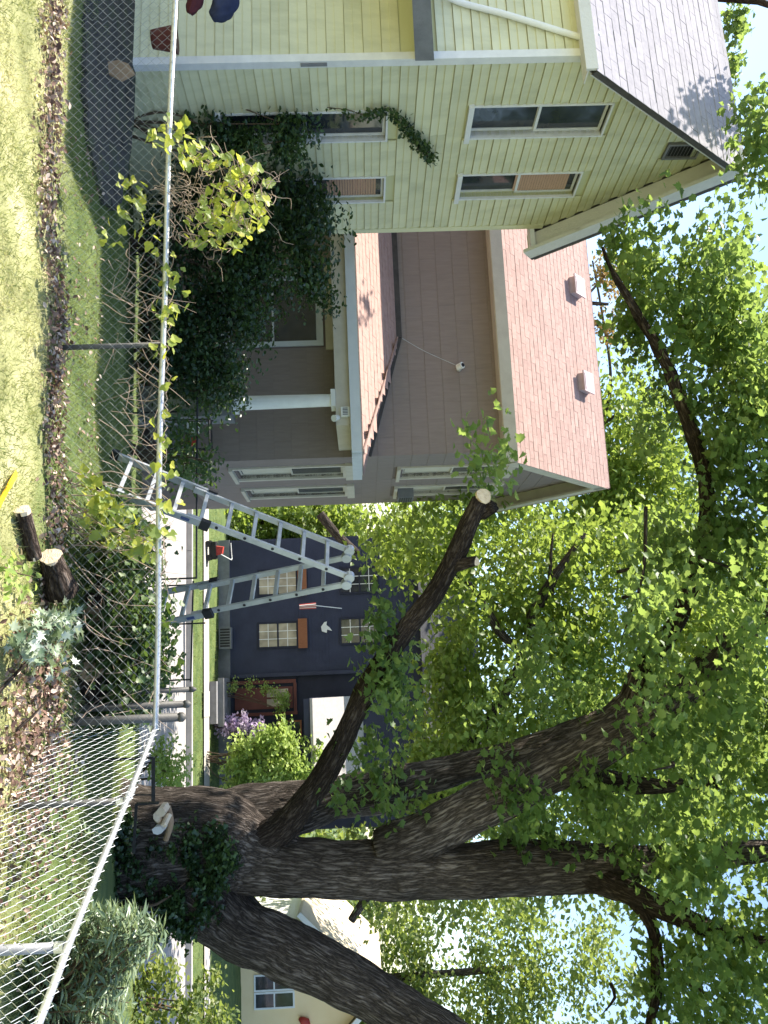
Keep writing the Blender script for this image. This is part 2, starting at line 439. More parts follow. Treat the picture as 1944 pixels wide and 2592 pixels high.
def bark_mat(name, c1, c2, c3, sz=(9, 9, 1.3), strength=1.0):
    """long furrows: stretched noise ridges with plates between dark cracks"""
    m, nt, b = mat_new(name)
    al = N(nt, 'ShaderNodeAttribute'); al.attribute_name = 'along'; AL = al.outputs['Vector']
    mp = N(nt, 'ShaderNodeMapping'); mp.inputs['Scale'].default_value = sz
    wp = N(nt, 'ShaderNodeTexNoise'); wp.inputs['Scale'].default_value = 3.0; wp.inputs['Detail'].default_value = 3
    nt.links.new(AL, wp.inputs[0])
    vm = N(nt, 'ShaderNodeMixRGB', blend_type='ADD'); vm.inputs[0].default_value = .07
    nt.links.new(AL, vm.inputs[1]); nt.links.new(wp.outputs['Color'], vm.inputs[2])
    nt.links.new(vm.outputs[0], mp.inputs[0])
    n1 = N(nt, 'ShaderNodeTexNoise'); n1.inputs['Scale'].default_value = 1.5; n1.inputs['Detail'].default_value = 4; n1.inputs['Roughness'].default_value = .6
    nt.links.new(mp.outputs[0], n1.inputs[0])
    n3 = N(nt, 'ShaderNodeTexNoise'); n3.inputs['Scale'].default_value = 5.0; n3.inputs['Detail'].default_value = 8; n3.inputs['Roughness'].default_value = .7
    nt.links.new(mp.outputs[0], n3.inputs[0])
    sb = N(nt, 'ShaderNodeMath', operation='SUBTRACT'); sb.inputs[1].default_value = .5
    ab = N(nt, 'ShaderNodeMath', operation='ABSOLUTE'); nt.links.new(n1.outputs[0], sb.inputs[0]); nt.links.new(sb.outputs[0], ab.inputs[0])
    inv = N(nt, 'ShaderNodeMapRange'); inv.inputs[1].default_value = .0; inv.inputs[2].default_value = .16
    nt.links.new(ab.outputs[0], inv.inputs[0])
    hm = N(nt, 'ShaderNodeMath', operation='MULTIPLY_ADD'); hm.inputs[1].default_value = .55
    nt.links.new(n3.outputs[0], hm.inputs[0]); 
    h2 = N(nt, 'ShaderNodeMath', operation='MULTIPLY'); h2.inputs[1].default_value = .5
    nt.links.new(inv.outputs[0], h2.inputs[0]); nt.links.new(h2.outputs[0], hm.inputs[2])
    n2 = N(nt, 'ShaderNodeTexNoise'); n2.inputs['Scale'].default_value = 1.3; n2.inputs['Detail'].default_value = 5
    nt.links.new(AL, n2.inputs[0])
    c = ramp(nt, hm.outputs[0], [(.28, c1), (.55, c2), (.86, c3)])
    hs = N(nt, 'ShaderNodeHueSaturation'); mr = N(nt, 'ShaderNodeMapRange'); mr.inputs[1].default_value = .3; mr.inputs[2].default_value = .7
    mr.inputs[3].default_value = .65; mr.inputs[4].default_value = 1.35
    nt.links.new(n2.outputs[0], mr.inputs[0]); nt.links.new(mr.outputs[0], hs.inputs['Value']); nt.links.new(c, hs.inputs['Color'])
    nt.links.new(hs.outputs[0], b.inputs['Base Color'])
    b.inputs['Roughness'].default_value = .95; b.inputs['Specular IOR Level'].default_value = .12
    bp = N(nt, 'ShaderNodeBump'); bp.inputs['Strength'].default_value = strength; bp.inputs['Distance'].default_value = .045
    nt.links.new(hm.outputs[0], bp.inputs['Height']); nt.links.new(bp.outputs[0], b.inputs['Normal'])
    return m
M_bark = bark_mat('furrowed_bark', (.036, .029, .024), (.112, .091, .078), (.24, .205, .18), (17, 17, 2.0))
M_barkd = bark_mat('dark_bark', (.026, .019, .016), (.068, .051, .041), (.13, .105, .088), (20, 20, 3.5))
M_log = bark_mat('log_bark', (.03, .022, .018), (.10, .075, .06), (.24, .19, .16), (16, 16, 3))

M_maple = leaf_mat('maple_leaf', [(0, (.036, .082, .030)), (.5, (.082, .155, .050)), (1, (.21, .29, .09))], .52, (.48, .62, .12))
M_far = leaf_mat('sunlit_far_leaf', [(0, (.062, .115, .024)), (.5, (.115, .185, .04)), (1, (.22, .28, .06))], .52, (.48, .60, .09))
M_far2 = leaf_mat('far_leaf_green', [(0, (.06, .10, .03)), (.5, (.11, .16, .045)), (1, (.22, .25, .07))], .5, (.45, .54, .09))
M_rust = leaf_mat('browning_leaf', [(0, (.16, .09, .04)), (.5, (.22, .13, .05)), (1, (.20, .18, .05))], .4, (.4, .28, .08))
M_holly = leaf_mat('dark_shrub_leaf', [(0, (.017, .038, .016)), (.6, (.036, .070, .025)), (1, (.08, .13, .04))], .22, (.14, .25, .03), rough=.35, spec=.5)
M_vine = leaf_mat('vine_leaf', [(0, (.17, .25, .08)), (.45, (.27, .34, .08)), (.75, (.42, .45, .07)), (1, (.55, .52, .10))], .5, (.65, .70, .06), by_object=True)
M_ivy = leaf_mat('ivy_leaf', [(0, (.03, .06, .02)), (.6, (.06, .11, .03)), (1, (.16, .22, .07))], .3, (.25, .38, .06))
M_pale_l = leaf_mat('silvery_weed_leaf', [(0, (.09, .14, .08)), (.5, (.16, .22, .14)), (1, (.28, .34, .20))], .3, (.35, .45, .15), rough=.35, spec=.6)
M_bright = leaf_mat('bright_shrub_leaf', [(0, (.17, .26, .06)), (.5, (.28, .38, .10)), (1, (.42, .50, .16))], .45, (.55, .7, .15))
M_flower = leaf_mat('lilac_flower', [(0, (.42, .30, .50)), (.6, (.60, .48, .66)), (1, (.75, .66, .78))], .3, (.6, .5, .7), rough=.8)
M_litter = leaf_mat('dead_leaf', [(0, (.06, .03, .025)), (.35, (.20, .12, .09)), (.65, (.40, .29, .22)), (1, (.72, .60, .50))], .12, (.4, .25, .12), rough=.85)
M_silver = leaf_mat('silver_maple_leaf', [(0, (.10, .16, .09)), (.5, (.26, .33, .22)), (1, (.62, .66, .58))], .25, (.3, .4, .15), rough=.5)

# ================================================================== the setting
def grid_mesh(name, xs, ys, zf, mat):
    X, Y = np.meshgrid(xs, ys); Z = zf(X, Y)
    nx, ny = len(xs), len(ys)
    v = np.stack([X, Y, Z], -1).reshape(-1, 3)
    i = np.arange(nx * ny).reshape(ny, nx)
    f = np.stack([i[:-1, :-1], i[:-1, 1:], i[1:, 1:], i[1:, :-1]], -1).reshape(-1, 4)
    me = bpy.data.meshes.new(name); me.from_pydata(v.tolist(), [], f.tolist()); me.materials.append(mat)
    me.polygons.foreach_set('use_smooth', [True] * len(me.polygons)); return me
xs = np.concatenate([[-600, -200, -80, -40, -25], np.arange(-18, 20.1, .3), [25, 40, 80, 200, 600]])
ys = np.concatenate([[-300, -60, -20, -8], np.arange(-4, 34.1, .3), [40, 60, 120, 300, 900]])
def gz(X, Y):
    s = X * SA + Y * CA
    z = gh(X, Y)
    rough = np.array([[noise.noise(Vector((x * .9, y * .9, 3))) * .05 + noise.noise(Vector((x * 3, y * 3, 9))) * .018 for x, y in zip(rx, ry)] for rx, ry in zip(X, Y)])
    flat = np.clip((s - 17.6) / .8, 0, 1) * np.clip((29.0 - s) / .8, 0, 1)
    road = ((s > 18.6) & (s < 25.4)) * .13
    return z + rough * (1 - flat) - road
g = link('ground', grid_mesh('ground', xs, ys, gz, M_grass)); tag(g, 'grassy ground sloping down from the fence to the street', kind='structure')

def strip(name, s0, s1, z, mat, label, th=.02):
    m = MB(); P = []
    ts = np.linspace(-70, 70, 60)
    for t0, t1 in zip(ts[:-1], ts[1:]):
        q = [(s0 * SA + t * CA, s0 * CA - t * SA) for t in (t0, t1)] + [(s1 * SA + t * CA, s1 * CA - t * SA) for t in (t1, t0)]
        m.poly([(x, y, z) for x, y in q])
    o = m.build(name, mat); tag(o, label, kind='structure'); return o
strip('road', 18.6, 24.86, -2.69, M_road, 'sunlit street running past between the houses')
strip('sidewalk', 26.7, 27.6, -2.52, M_conc, 'pale sidewalk in front of the navy house')
m = MB()
for t0 in np.arange(-60, 60, 2.0):
    q = [(s * SA + t * CA, s * CA - t * SA) for s, t in ((24.86, t0), (24.86, t0 + 1.985), (25.02, t0 + 1.985), (25.02, t0))]
    m.hexa([(x, y, -2.75) for x, y in q] + [(x, y, -2.53) for x, y in q])
tag(m.build('kerb', M_kerb), 'stone kerb along the far side of the street', kind='structure')
dv0 = [(-9.5, 8.9), (-7.5, 8.45), (-5.5, 7.95), (-4.3, 7.75), (-3.4, 7.75), (-3.0, 8.2), (-3.2, 8.8), (-4.2, 9.4), (-9.2, 10.6)]
dv = []
for (x0, y0), (x1, y1) in zip(dv0, dv0[1:] + dv0[:1]):
    for t in np.linspace(0, 1, 12, endpoint=False): dv.append((x0 + (x1 - x0) * t + rng.normal(0, .035), y0 + (y1 - y0) * t + rng.normal(0, .035)))
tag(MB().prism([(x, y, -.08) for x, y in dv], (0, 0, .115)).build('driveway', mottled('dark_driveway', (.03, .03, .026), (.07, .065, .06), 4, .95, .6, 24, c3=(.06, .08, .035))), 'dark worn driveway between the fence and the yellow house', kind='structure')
# walk from the sidewalk to the navy house porch
pw = [onz(1748, 514, -2.53), onz(1815, 514, -2.53), onz(1812, 552, -2.5), onz(1752, 552, -2.5)]
tag(MB().poly([(p[0], p[1], -2.50) for p in pw]).build('path', M_conc), 'short concrete path to the navy house porch', kind='structure')

# ================================================================== yellow house (left)
def gable_wall_cells(b0, b1, zbot, roof, holes):
    """polygons (list of (b,z)) of a gable wall without its openings"""
    cuts = sorted({b0, b1, *(h[0] for h in holes), *(h[1] for h in holes), *([rb for rb in [roof_ridge] if b0 < rb < b1])})
    out = []
    for c0, c1 in zip(cuts[:-1], cuts[1:]):
        mid = (c0 + c1) / 2; zs = [zbot]
        hh = sorted((h[2], h[3]) for h in holes if h[0] < mid < h[1])
        lo = zbot
        for z0, z1 in hh:
            if z0 > lo: out.append([(c0, lo), (c1, lo), (c1, z0), (c0, z0)])
            lo = z1
        out.append([(c0, lo), (c1, lo), (c1, roof(c1)), (c0, roof(c0))])
    return out

TY = 0.256
YH = thing('yellow_house', 'pale yellow clapboard house with steep gable and lilac-grey shingles, nearest at the left', 'house', (-4.99, 9.5, 0), -TY)
LY, RB, RZ, RSL = 3.318, 1.68, 7.50, 1.285
roof_ridge = RB
yroof = lambda b: RZ - RSL * abs(b - RB)
YWIN = [(.76, 1.30, 3.86, 5.53), (2.05, 2.56, 3.86, 5.47), (.80, 1.30, .85, 2.82), (2.05, 2.57, .95, 2.82)]
m = MB()
for poly in gable_wall_cells(.012, LY, -.9, lambda b: yroof(b) - .14, YWIN):
    m.prism([(-.14, b, z) for b, z in poly], (.13, 0, 0))
m.box((-6, 0.012, -.9), (-.14, .14, 5.2)); m.box((-6, LY - .14, -.9), (-.14, LY - .01, 5.2)); m.box((-6.14, 0.012, -.9), (-6, LY - .01, 5.2))
m.build('wall', M_ywall, YH)
MB().box((-5.9, .2, 2.95), (-.2, LY - .2, 3.0)).build('floor', M_dark, YH)

def siding_piece(parent, mat, p0, p1, z0, z1, out, name='siding_board', th=.024, top0=None, top1=None):
    """double-course clapboard from plan point p0 to p1; out = outward normal in plan"""
    p0 = np.array(p0, float); p1 = np.array(p1, float); o = np.array(out, float)
    zm = (z0 + z1) / 2; m = MB()
    prof = [(0.0, z0), (th, z0), (.006, zm - .004), (th * .8, zm - .004), (th * .8, zm + .003), (.004, z1), (0, z1)]
    A = [(*(p0 + o * d), z) for d, z in prof]; B = [(*(p1 + o * d), z) for d, z in prof]
    k = len(prof)
    m.v = A + B
    for i in range(k):
        j = (i + 1) % k
        m.f.append((i, j, k + j, k + i))
    m.f.append(tuple(range(k - 1, -1, -1))); m.f.append(tuple(range(k, 2 * k)))
    return m.build(name, mat, parent)

EXP = 0.204
z = -.5
while z < 7.2:
    z1 = z + EXP - .007
    zt = (z + z1) / 2
    lo, hi = .075, LY - .075
    if zt > 5.1:
        h = (RZ - .16 - zt) / RSL
        lo, hi = max(lo, RB - h), min(hi, RB + h)
    if hi - lo > .15:
        segs = [(lo, hi)]
        holes = [w for w in YWIN if w[2] - .03 < zt < w[3] + .06] + [q for q in [(1.50, 1.80, 6.47, 6.93)] if q[2] < zt < q[3]]
        for w in holes:
            ns = []
            for a, b in segs:
                if w[1] <= a or w[0] >= b: ns.append((a, b)); continue
                if w[0] - .027 > a: ns.append((a, w[0] - .027))
                if w[1] + .027 < b: ns.append((w[1] + .027, b))
            segs = ns
        for a, b in segs:
            cuts_ = [a] + ([float(rng.uniform(a + .5, b - .5))] if b - a > 1.6 and rng.uniform() < .7 else []) + [b]
            for a_, b_ in zip(cuts_[:-1], cuts_[1:]):
                siding_piece(YH, M_ysid, (rng.uniform(0, .0025), a_), (rng.uniform(0, .0025), b_ - .002), z + rng.normal(0, .002), z1, (1, 0))
    z += EXP
z = -.5
while z < 5.1:                                           # street front, facing the camera
    if not (2.98 < z + .1 < 3.36):
        siding_piece(YH, M_ysid, (-3.2, 0), (-.075, 0), z, z + EXP - .007, (0, -1))
    z += EXP
MB().box((-.075, -.022, -.5), (-.003, .01, 5.2)).box((-.003, -.022, -.5), (.024, .075, 5.2)).build('corner_board', M_trim, YH)
MB().box((-.003, LY - .075, -.5), (.024, LY + .02, 5.2)).build('corner_board', M_ysid, YH)

def double_hung(parent, axis, b0, b1, z0, z1, trim, depth=.11, blind=None, blind_top=False, reveal=True, tw=.045, screen=None):
    """window in a wall; axis 'a' = wall plane a=0 facing +a, 'b' = wall plane b=0 facing -b. Children: pane, sash, sill, blind"""
    def T(c, d, z): return (d, c, z) if axis == 'a' else (c, -d, z)
    def bx(m, c0, c1, d0, d1, za, zb):
        p = [T(c, d, zz) for zz in (za, zb) for c, d in ((c0, d0), (c1, d0), (c1, d1), (c0, d1))]
        return m.hexa(p)
    m = MB()
    bx(m, b0 - tw, b0, -depth, .03, z0 - tw, z1 + tw); bx(m, b1, b1 + tw, -depth, .03, z0 - tw, z1 + tw)
    bx(m, b0, b1, -depth, .034, z1, z1 + tw)
    win = m.build('window', trim, parent)
    bx(MB(), b0 - tw - .02, b1 + tw + .02, -depth, .07, z0 - tw - .03, z0 - tw + .035).build('sill', trim, win)
    zm = (z0 + z1) / 2; s = .035
    for k, (za, zb, d) in enumerate(((z0, zm + .015, -depth * .75), (zm - .015, z1, -depth * .5))):
        m = MB()
        bx(m, b0, b0 + s, d - .03, d, za, zb); bx(m, b1 - s, b1, d - .03, d, za, zb)
        bx(m, b0 + s, b1 - s, d - .03, d, za, za + s); bx(m, b0 + s, b1 - s, d - .03, d, zb - s, zb)
        sash = m.build('sash', trim, win)
        bx(MB(), b0 + s, b1 - s, d - .022, d - .014, za + s, zb - s).build('pane', M_glass, win)
    if blind:
        za, zb = blind
        m = MB(); n = max(3, int((zb - za) / .035))
        for i in range(n):
            zz = za + (zb - za) * i / n
            p = [T(c, d, zq) for (c, d, zq) in ((b0 + s + .005, -depth * .5 - .012, zz), (b1 - s - .005, -depth * .5 - .012, zz), (b1 - s - .005, -depth * .5 - .004, zz + .03), (b0 + s + .005, -depth * .5 - .004, zz + .03))]
            m.quad(*p)
        m.build('blind', M_blind, win, label='salmon coloured slatted blind')
    return win
double_hung(YH, 'a', *YWIN[0], M_trim, tw=.026)
double_hung(YH, 'a', *YWIN[1], M_trim, tw=.026, blind=(4.62, 5.36))
double_hung(YH, 'a', *YWIN[2], M_trim, tw=.026)
double_hung(YH, 'a', *YWIN[3], M_trim, tw=.026, blind=(2.05, 2.72))
# gable vent
m = MB().box((.0, 1.50, 6.47), (.04, 1.53, 6.93)).box((.0, 1.77, 6.47), (.04, 1.80, 6.93)).box((0, 1.53, 6.90), (.04, 1.77, 6.93)).box((0, 1.53, 6.47), (.04, 1.77, 6.50))
v = m.build('louvre_vent', M_found, YH, label='dark slatted attic vent')
for i in range(9):
    zz = 6.515 + i * .044
    MB().hexa([(.0, 1.53, zz + .02), (.034, 1.53, zz), (.034, 1.77, zz), (.0, 1.77, zz + .02), (.0, 1.53, zz + .026), (.034, 1.53, zz + .006), (.034, 1.77, zz + .006), (.0, 1.77, zz + .026)]).build('slat', M_found, v)
MB().box((-.01, 1.53, 6.50), (.002, 1.77, 6.90)).build('vent_back', M_black, v)

# roof: deck, soffit, shingle tabs
OV, EB = .40, .22
def slope_pt(a, b, up=0.0, side=-1):
    """point on the front (side=-1) or rear slope; up = metres above the deck surface"""
    n = np.array([0, side * RSL, 1.0]); n /= np.linalg.norm(n)
    return np.array([a, b, yroof(b)]) + n * up
for side, nm in ((-1, 'roof'), (1, 'roof')):
    e = RB + side * (RB + EB)
    m = MB(); p = [slope_pt(-6.3, e, 0, side), slope_pt(OV, e, 0, side), slope_pt(OV, RB, 0, side), slope_pt(-6.3, RB, 0, side)]
    q = [slope_pt(-6.3, e, -.075, side), slope_pt(OV, e, -.075, side), slope_pt(OV, RB + side * .001, -.075, side), slope_pt(-6.3, RB + side * .001, -.075, side)]
    rf = m.hexa(q + p).build(nm, M_dark, YH)
    # painted soffit boards under the overhang
    q = [slope_pt(.03, e, -.10, side), slope_pt(OV - .01, e, -.10, side), slope_pt(OV - .01, RB, -.10, side), slope_pt(.03, RB, -.10, side)]
    p = [x + np.array([0, 0, .02]) for x in q]
    MB().hexa(q + p).build('soffit', M_soff, YH)
    q = [slope_pt(OV - .05, e, -.27, side), slope_pt(OV + .004, e, -.27, side), slope_pt(OV + .004, RB, -.27, side), slope_pt(OV - .05, RB, -.27, side)]
    p = [slope_pt(OV - .05, e, -.06, side), slope_pt(OV + .004, e, -.06, side), slope_pt(OV + .004, RB, -.06, side), slope_pt(OV - .05, RB, -.06, side)]
    if side == 1: MB().hexa(q + p).build('rake_board', M_soff, YH)
    if side == -1: roof_front = rf
    else: roof_back = rf
def tab_mesh(w, h, t=.006):
    return MB().hexa([(-w / 2, 0, 0), (w / 2, 0, 0), (w / 2, h, -.004), (-w / 2, h, -.004), (-w / 2, 0, t), (w / 2, 0, t), (w / 2, h, t * .2), (-w / 2, h, t * .2)])
def lay_shingles(parent, mat, origin, ax, up, nrm, width, length, expo, tabw, limit, keep, seed=0, name='shingle', clip=None):
    """rows of tabs on a slope. keep(dist_along, row) -> single object; the rest join one stuff part"""
    rr = random.Random(seed)
    me = tab_mesh(tabw - .004, expo * 1.12).mesh(name, mat)
    rest = MB(); tpl = tab_mesh(tabw - .004, expo * 1.12); tplh = tab_mesh(tabw / 2 - .006, expo * 1.12)
    meh = tplh.mesh(name, mat)
    origin, ax, up, nrm = (np.array(q, float) for q in (origin, ax, up, nrm))
    rows = int(length / expo + .15); n = 0
    for r in range(rows):
        x = 0.0; w_ = tabw if r % 2 == 0 else tabw / 2
        y = r * expo
        while x < width:
            if clip is None or clip(x + w_ / 2, y):
                p = origin + ax * (x + w_ / 2) + up * y + nrm * (.004 + rr.uniform(0, .004))
                Mx = Matrix(((ax[0], up[0], nrm[0], p[0]), (ax[1], up[1], nrm[1], p[1]), (ax[2], up[2], nrm[2], p[2]), (0, 0, 0, 1)))
                Mx = Mx @ Matrix.Rotation(rr.gauss(0, .006), 4, 'Z') @ Matrix.Rotation(rr.gauss(.004, .006), 4, 'X')
                half = w_ < tabw * .75
                if n < limit and keep(x, r):
                    o = bpy.data.objects.new(name, meh if half else me); COL.objects.link(o); o.parent = parent; o.matrix_local = Mx; n += 1
                else:
                    rest.add(tplh if half else tpl, Mx)
            x += w_; w_ = tabw
    if rest.v:
        o = rest.build('shingle_field', mat, parent); o['kind'] = 'stuff'
e = -EB
sl = np.array([0, 1, RSL]); SLn = np.linalg.norm(sl)
lay_shingles(roof_front, M_yshing, slope_pt(OV + .02, e - .02, 0), (-1, 0, 0), sl / SLn, np.array([0, -RSL, 1]) / SLn, 6.6, (RB + EB) * SLn, .143, .305, 290, lambda x, r: x < 3.4, 3)
sl2 = np.array([0, -1, RSL])
lay_shingles(roof_back, M_yshing, slope_pt(OV + .012, LY + EB + .02, 0, 1), (-1, 0, 0), sl2 / SLn, np.array([0, RSL, 1]) / SLn, 6.6, (RB + EB) * SLn, .143, .305, 0, lambda x, r: False, 4)
for k_ in range(22):
    a_ = OV - k_ * .305
    MB().hexa([(a_ - .30, RB - .13, RZ - .155), (a_, RB - .13, RZ - .155), (a_, RB + .13, RZ - .155), (a_ - .30, RB + .13, RZ - .155), (a_ - .30, RB - .012, RZ + .022), (a_, RB - .012, RZ + .018), (a_, RB + .012, RZ + .018), (a_ - .30, RB + .012, RZ + .022)]).build('ridge_cap', M_yshing, roof_front)
# eave fascia, gutter bracket at far corner, downpipe, corner plate
MB().box((-6.3, -EB - .03, yroof(-EB) - .13), (OV, -EB + .0, yroof(-EB) + .002)).build('fascia', M_soff, YH)
MB().box((-6.3, -EB, yroof(-EB) - .10), (OV - .02, .0, yroof(-EB) - .085)).build('soffit', M_soff, YH)
MB().box((-.10, LY + .02, 5.01), (.35, LY + .19, 5.08)).build('gutter_end', M_trim, YH)
P = spline([(-.86, -.30, 3.32), (-.74, -.07, 3.55), (-.5, -.06, 4.2), (-.15, -.06, 5.08), (-.13, -.16, 5.13)], .1)
MB().tube(P, .034, 10).build('downpipe', M_white, YH, smooth=True)
MB().box((.026, .0, 1.86), (.036, .045, 2.15)).build('meter_plate', M_found, YH)
# porch roof on the street front
PR = thing  # keep name short
m = MB().hexa([(-6, -1.5, 3.02), (.02, -1.5, 3.02), (.02, -.02, 3.16), (-6, -.02, 3.16), (-6, -1.5, 3.12), (.02, -1.5, 3.12), (.02, -.02, 3.30), (-6, -.02, 3.30)])
pr = m.build('porch_roof', M_found, YH)
MB().box((-6, -1.535, 2.98), (.055, -1.502, 3.15)).build('fascia', M_trim, pr)
MB().hexa([(.022, -1.5, 2.98), (.055, -1.5, 2.98), (.055, -.03, 3.12), (.022, -.03, 3.12), (.022, -1.5, 3.15), (.055, -1.5, 3.15), (.055, -.03, 3.33), (.022, -.03, 3.33)]).build('fascia', M_found, pr)
# carved bracket under the porch roof
br = [(-.55, 2.96), (-.28, 2.96), (-.16, 2.86), (-.18, 2.74), (-.30, 2.70), (-.34, 2.62), (-.44, 2.60), (-.50, 2.48), (-.55, 2.48)]
MB().prism([(a, -1.46, zz) for a, zz in br], (0, .05, 0)).build('bracket', M_ysid, YH)
# porch floor and rail
MB().box((-6, -1.6, -.10), (-.1, -.03, .02)).build('porch_floor', M_found, YH)
MB().box((-6, -1.56, 1.04), (.15, -1.44, 1.12)).box((.07, -1.54, -.45), (.15, -1.46, 1.04)).build('porch_rail', M_trim, YH)

# ================================================================== grey house (middle)
TG = 0.196
GH = thing('grey_house', 'mauve-grey shingled two-storey house with pink-tan roof and front porch', 'house', (-.98, 15, 0), -TG)
LG, GB, GZ, GS = 4.0, 2.05, 7.30, .936
roof_ridge = GB
groof = lambda b: GZ - GS * abs(b - GB)
GWIN = [(.58, 1.36, .14, 2.06), (2.20, 2.98, .14, 2.06), (.92, 1.66, 3.18, 5.08), (2.48, 3.20, 3.18, 5.08)]
m = MB()
for poly in gable_wall_cells(.012, LG, -2.2, lambda b: groof(b) - .12, GWIN):
    m.prism([(-.14, b, z) for b, z in poly], (.13, 0, 0))
FW_W = (-3.40, -2.16, .10, 1.72)
m.box((-9, .012, -2.2), (FW_W[0], .14, 5.2)); m.box((FW_W[1], .012, -2.2), (-.14, .14, 5.2))
m.box((FW_W[0], .012, -2.2), (FW_W[1], .14, FW_W[2])); m.box((FW_W[0], .012, FW_W[3]), (FW_W[1], .14, 5.2))
m.box((-9, LG - .14, -2.2), (-.14, LG - .01, 5.2)); m.box((-9.14, .012, -2.2), (-9, LG - .01, 5.2))
m.build('wall', M_gback, GH)
MB().box((-8.9, .2, 2.6), (-.2, LG - .2, 2.65)).build('floor', M_dark, GH)
# siding tiles, one by one
tile_cache = {}
def tile(parent, mat, w, h, loc, axis):
    key = (round(w, 3), round(h, 3), axis)
    if key not in tile_cache:
        t = .010
        if axis == 'b': mm = MB().hexa([(0, -t, 0), (w, -t, 0), (w, 0, 0), (0, 0, 0), (0, -t * .45, h), (w, -t * .45, h), (w, 0, h), (0, 0, h)])
        else: mm = MB().hexa([(t, 0, 0), (t, w, 0), (0, w, 0), (0, 0, 0), (t * .45, 0, h), (t * .45, w, h), (0, w, h), (0, 0, h)])
        tile_cache[key] = mm.mesh('siding_shingle', mat)
    o = bpy.data.objects.new('siding_shingle', tile_cache[key]); COL.objects.link(o); o.parent = parent; o.location = loc
def tile_wall(parent, mat, c0, c1, z0, z1, axis, holes, tw=.61, th=.30, top=None):
    zz = z0; r = 0
    while zz < z1 - .02:
        h = min(th, z1 - zz); lo, hi = c0, c1
        if top:
            zt = zz + h * .7; k = top(zt)
            lo, hi = max(lo, k[0]), min(hi, k[1])
        if hi - lo > .08:
            edges = [lo] + [c for c in np.arange(c0 - (r % 2) * tw / 2 + tw, hi, tw) if c > lo + .02] + [hi]
            for a, b in zip(edges[:-1], edges[1:]):
                segs = [(a, b)]
                for w in holes:
                    if w[2] < zz + h * .5 < w[3]:
                        ns = []
                        for p, q in segs:
                            if w[1] <= p or w[0] >= q: ns.append((p, q)); continue
                            if w[0] > p + .02: ns.append((p, w[0]))
                            if w[1] < q - .02: ns.append((w[1], q))
                        segs = ns
                for p, q in segs:
                    loc = (p + .003, 0.010 + rng.uniform(-.002, .0), zz) if axis == 'b' else (-.010 + rng.uniform(0, .002), p + .003, zz)
                    tile(parent, mat, q - p - .002, h - .002, loc, axis)
        zz += th; r += 1
grow = [(w[0] - .07, w[1] + .07, w[2] - .12, w[3] + .09) for w in GWIN]
tile_wall(GH, M_grey, .0, LG, -.9, 6.9, 'a', grow, top=lambda zt: (-1, 99) if zt < 5.1 else (GB - (GZ - .1 - zt) / GS, GB + (GZ - .1 - zt) / GS))
tile_wall(GH, M_grey, -4.6, 0, 2.1, 5.0, 'b', [])
tile_wall(GH, M_grey, -4.6, 0, -.9, 2.1, 'b', [(FW_W[0] - .12, FW_W[1] + .12, FW_W[2] - .1, FW_W[3] + .34)])
wins = [double_hung(GH, 'a', *w, M_beige, depth=.10, tw=.085) for w in GWIN]
for w, win in zip(GWIN, wins):
    MB().box((-.085, w[0] + .05, w[2] + .05), (-.082, w[1] - .05, w[2] + 1.1)).build('curtain', M_cream, win)
    MB().box((.0, w[0] - .16, w[3] + .05), (.055, w[1] + .16, w[3] + .20)).build('head_trim', M_beige, win)
m = MB().box((-.15, 2.60, 3.14), (.20, 3.08, 3.46)); ac = m.build('air_conditioner', M_found, GH, label='grey window air conditioner in the upper right side window')
for i in range(6): MB().box((.202, 2.63, 3.17 + i * .046), (.207, 3.05, 3.195 + i * .046)).build('slat', M_iron, ac)
double_hung(GH, 'b', *FW_W, M_gut, depth=.10, tw=.09)
MB().box((-3.6, -.04, 1.85), (-1.98, 0, 2.0)).build('head_trim', M_beige, GH)
# roof
def gslope(a, b, up=0., side=-1):
    n = np.array([0, side * GS, 1.0]); n /= np.linalg.norm(n)
    return np.array([a, b, groof(b)]) + n * up
GO, GE = .28, .34
for side in (-1, 1):
    e = GB + side * (GB + GE) if side < 0 else GB + (LG - GB + GE)
    q = [gslope(-9.3, e, -.09, side), gslope(GO, e, -.09, side), gslope(GO, GB + side * .001, -.09, side), gslope(-9.3, GB + side * .001, -.09, side)]
    p = [gslope(-9.3, e, 0, side), gslope(GO, e, 0, side), gslope(GO, GB, 0, side), gslope(-9.3, GB, 0, side)]
    rf = MB().hexa(q + p).build('roof', M_beige, GH)
    if side < 0: groof_front = rf
    else: groof_back = rf
    q = [gslope(GO - .04, e, -.24, side), gslope(GO + .004, e, -.24, side), gslope(GO + .004, GB, -.24, side), gslope(GO - .04, GB, -.24, side)]
    p = [gslope(GO - .04, e, -.05, side), gslope(GO + .004, e, -.05, side), gslope(GO + .004, GB, -.05, side), gslope(GO - .04, GB, -.05, side)]
    MB().hexa(q + p).build('rake_board', M_beige, GH)
e = -GE; sg = np.array([0, 1, GS]); SGn = np.linalg.norm(sg)
lay_shingles(groof_front, M_gshing, gslope(GO + .02, e - .02, 0), (-1, 0, 0), sg / SGn, np.array([0, -GS, 1]) / SGn, 9.4, (GB + GE) * SGn, .143, .305, 298, lambda x, r: x < 3.9, 5)
sg2 = np.array([0, -1, GS])
lay_shingles(groof_back, M_gshing, gslope(GO + .012, LG + GE, 0, 1), (-1, 0, 0), sg2 / SGn, np.array([0, GS, 1]) / SGn, 9.4, (LG - GB + GE) * SGn, .143, .305, 0, lambda x, r: False, 6)
MB().box((-9.3, -GE - .03, groof(-GE) - .20), (GO, -GE, groof(-GE) + .01)).build('fascia', M_beige, GH)
MB().box((-9.3, -GE, groof(-GE) - .21), (GO - .01, .0, groof(-GE) - .19)).build('soffit', M_beige, GH)
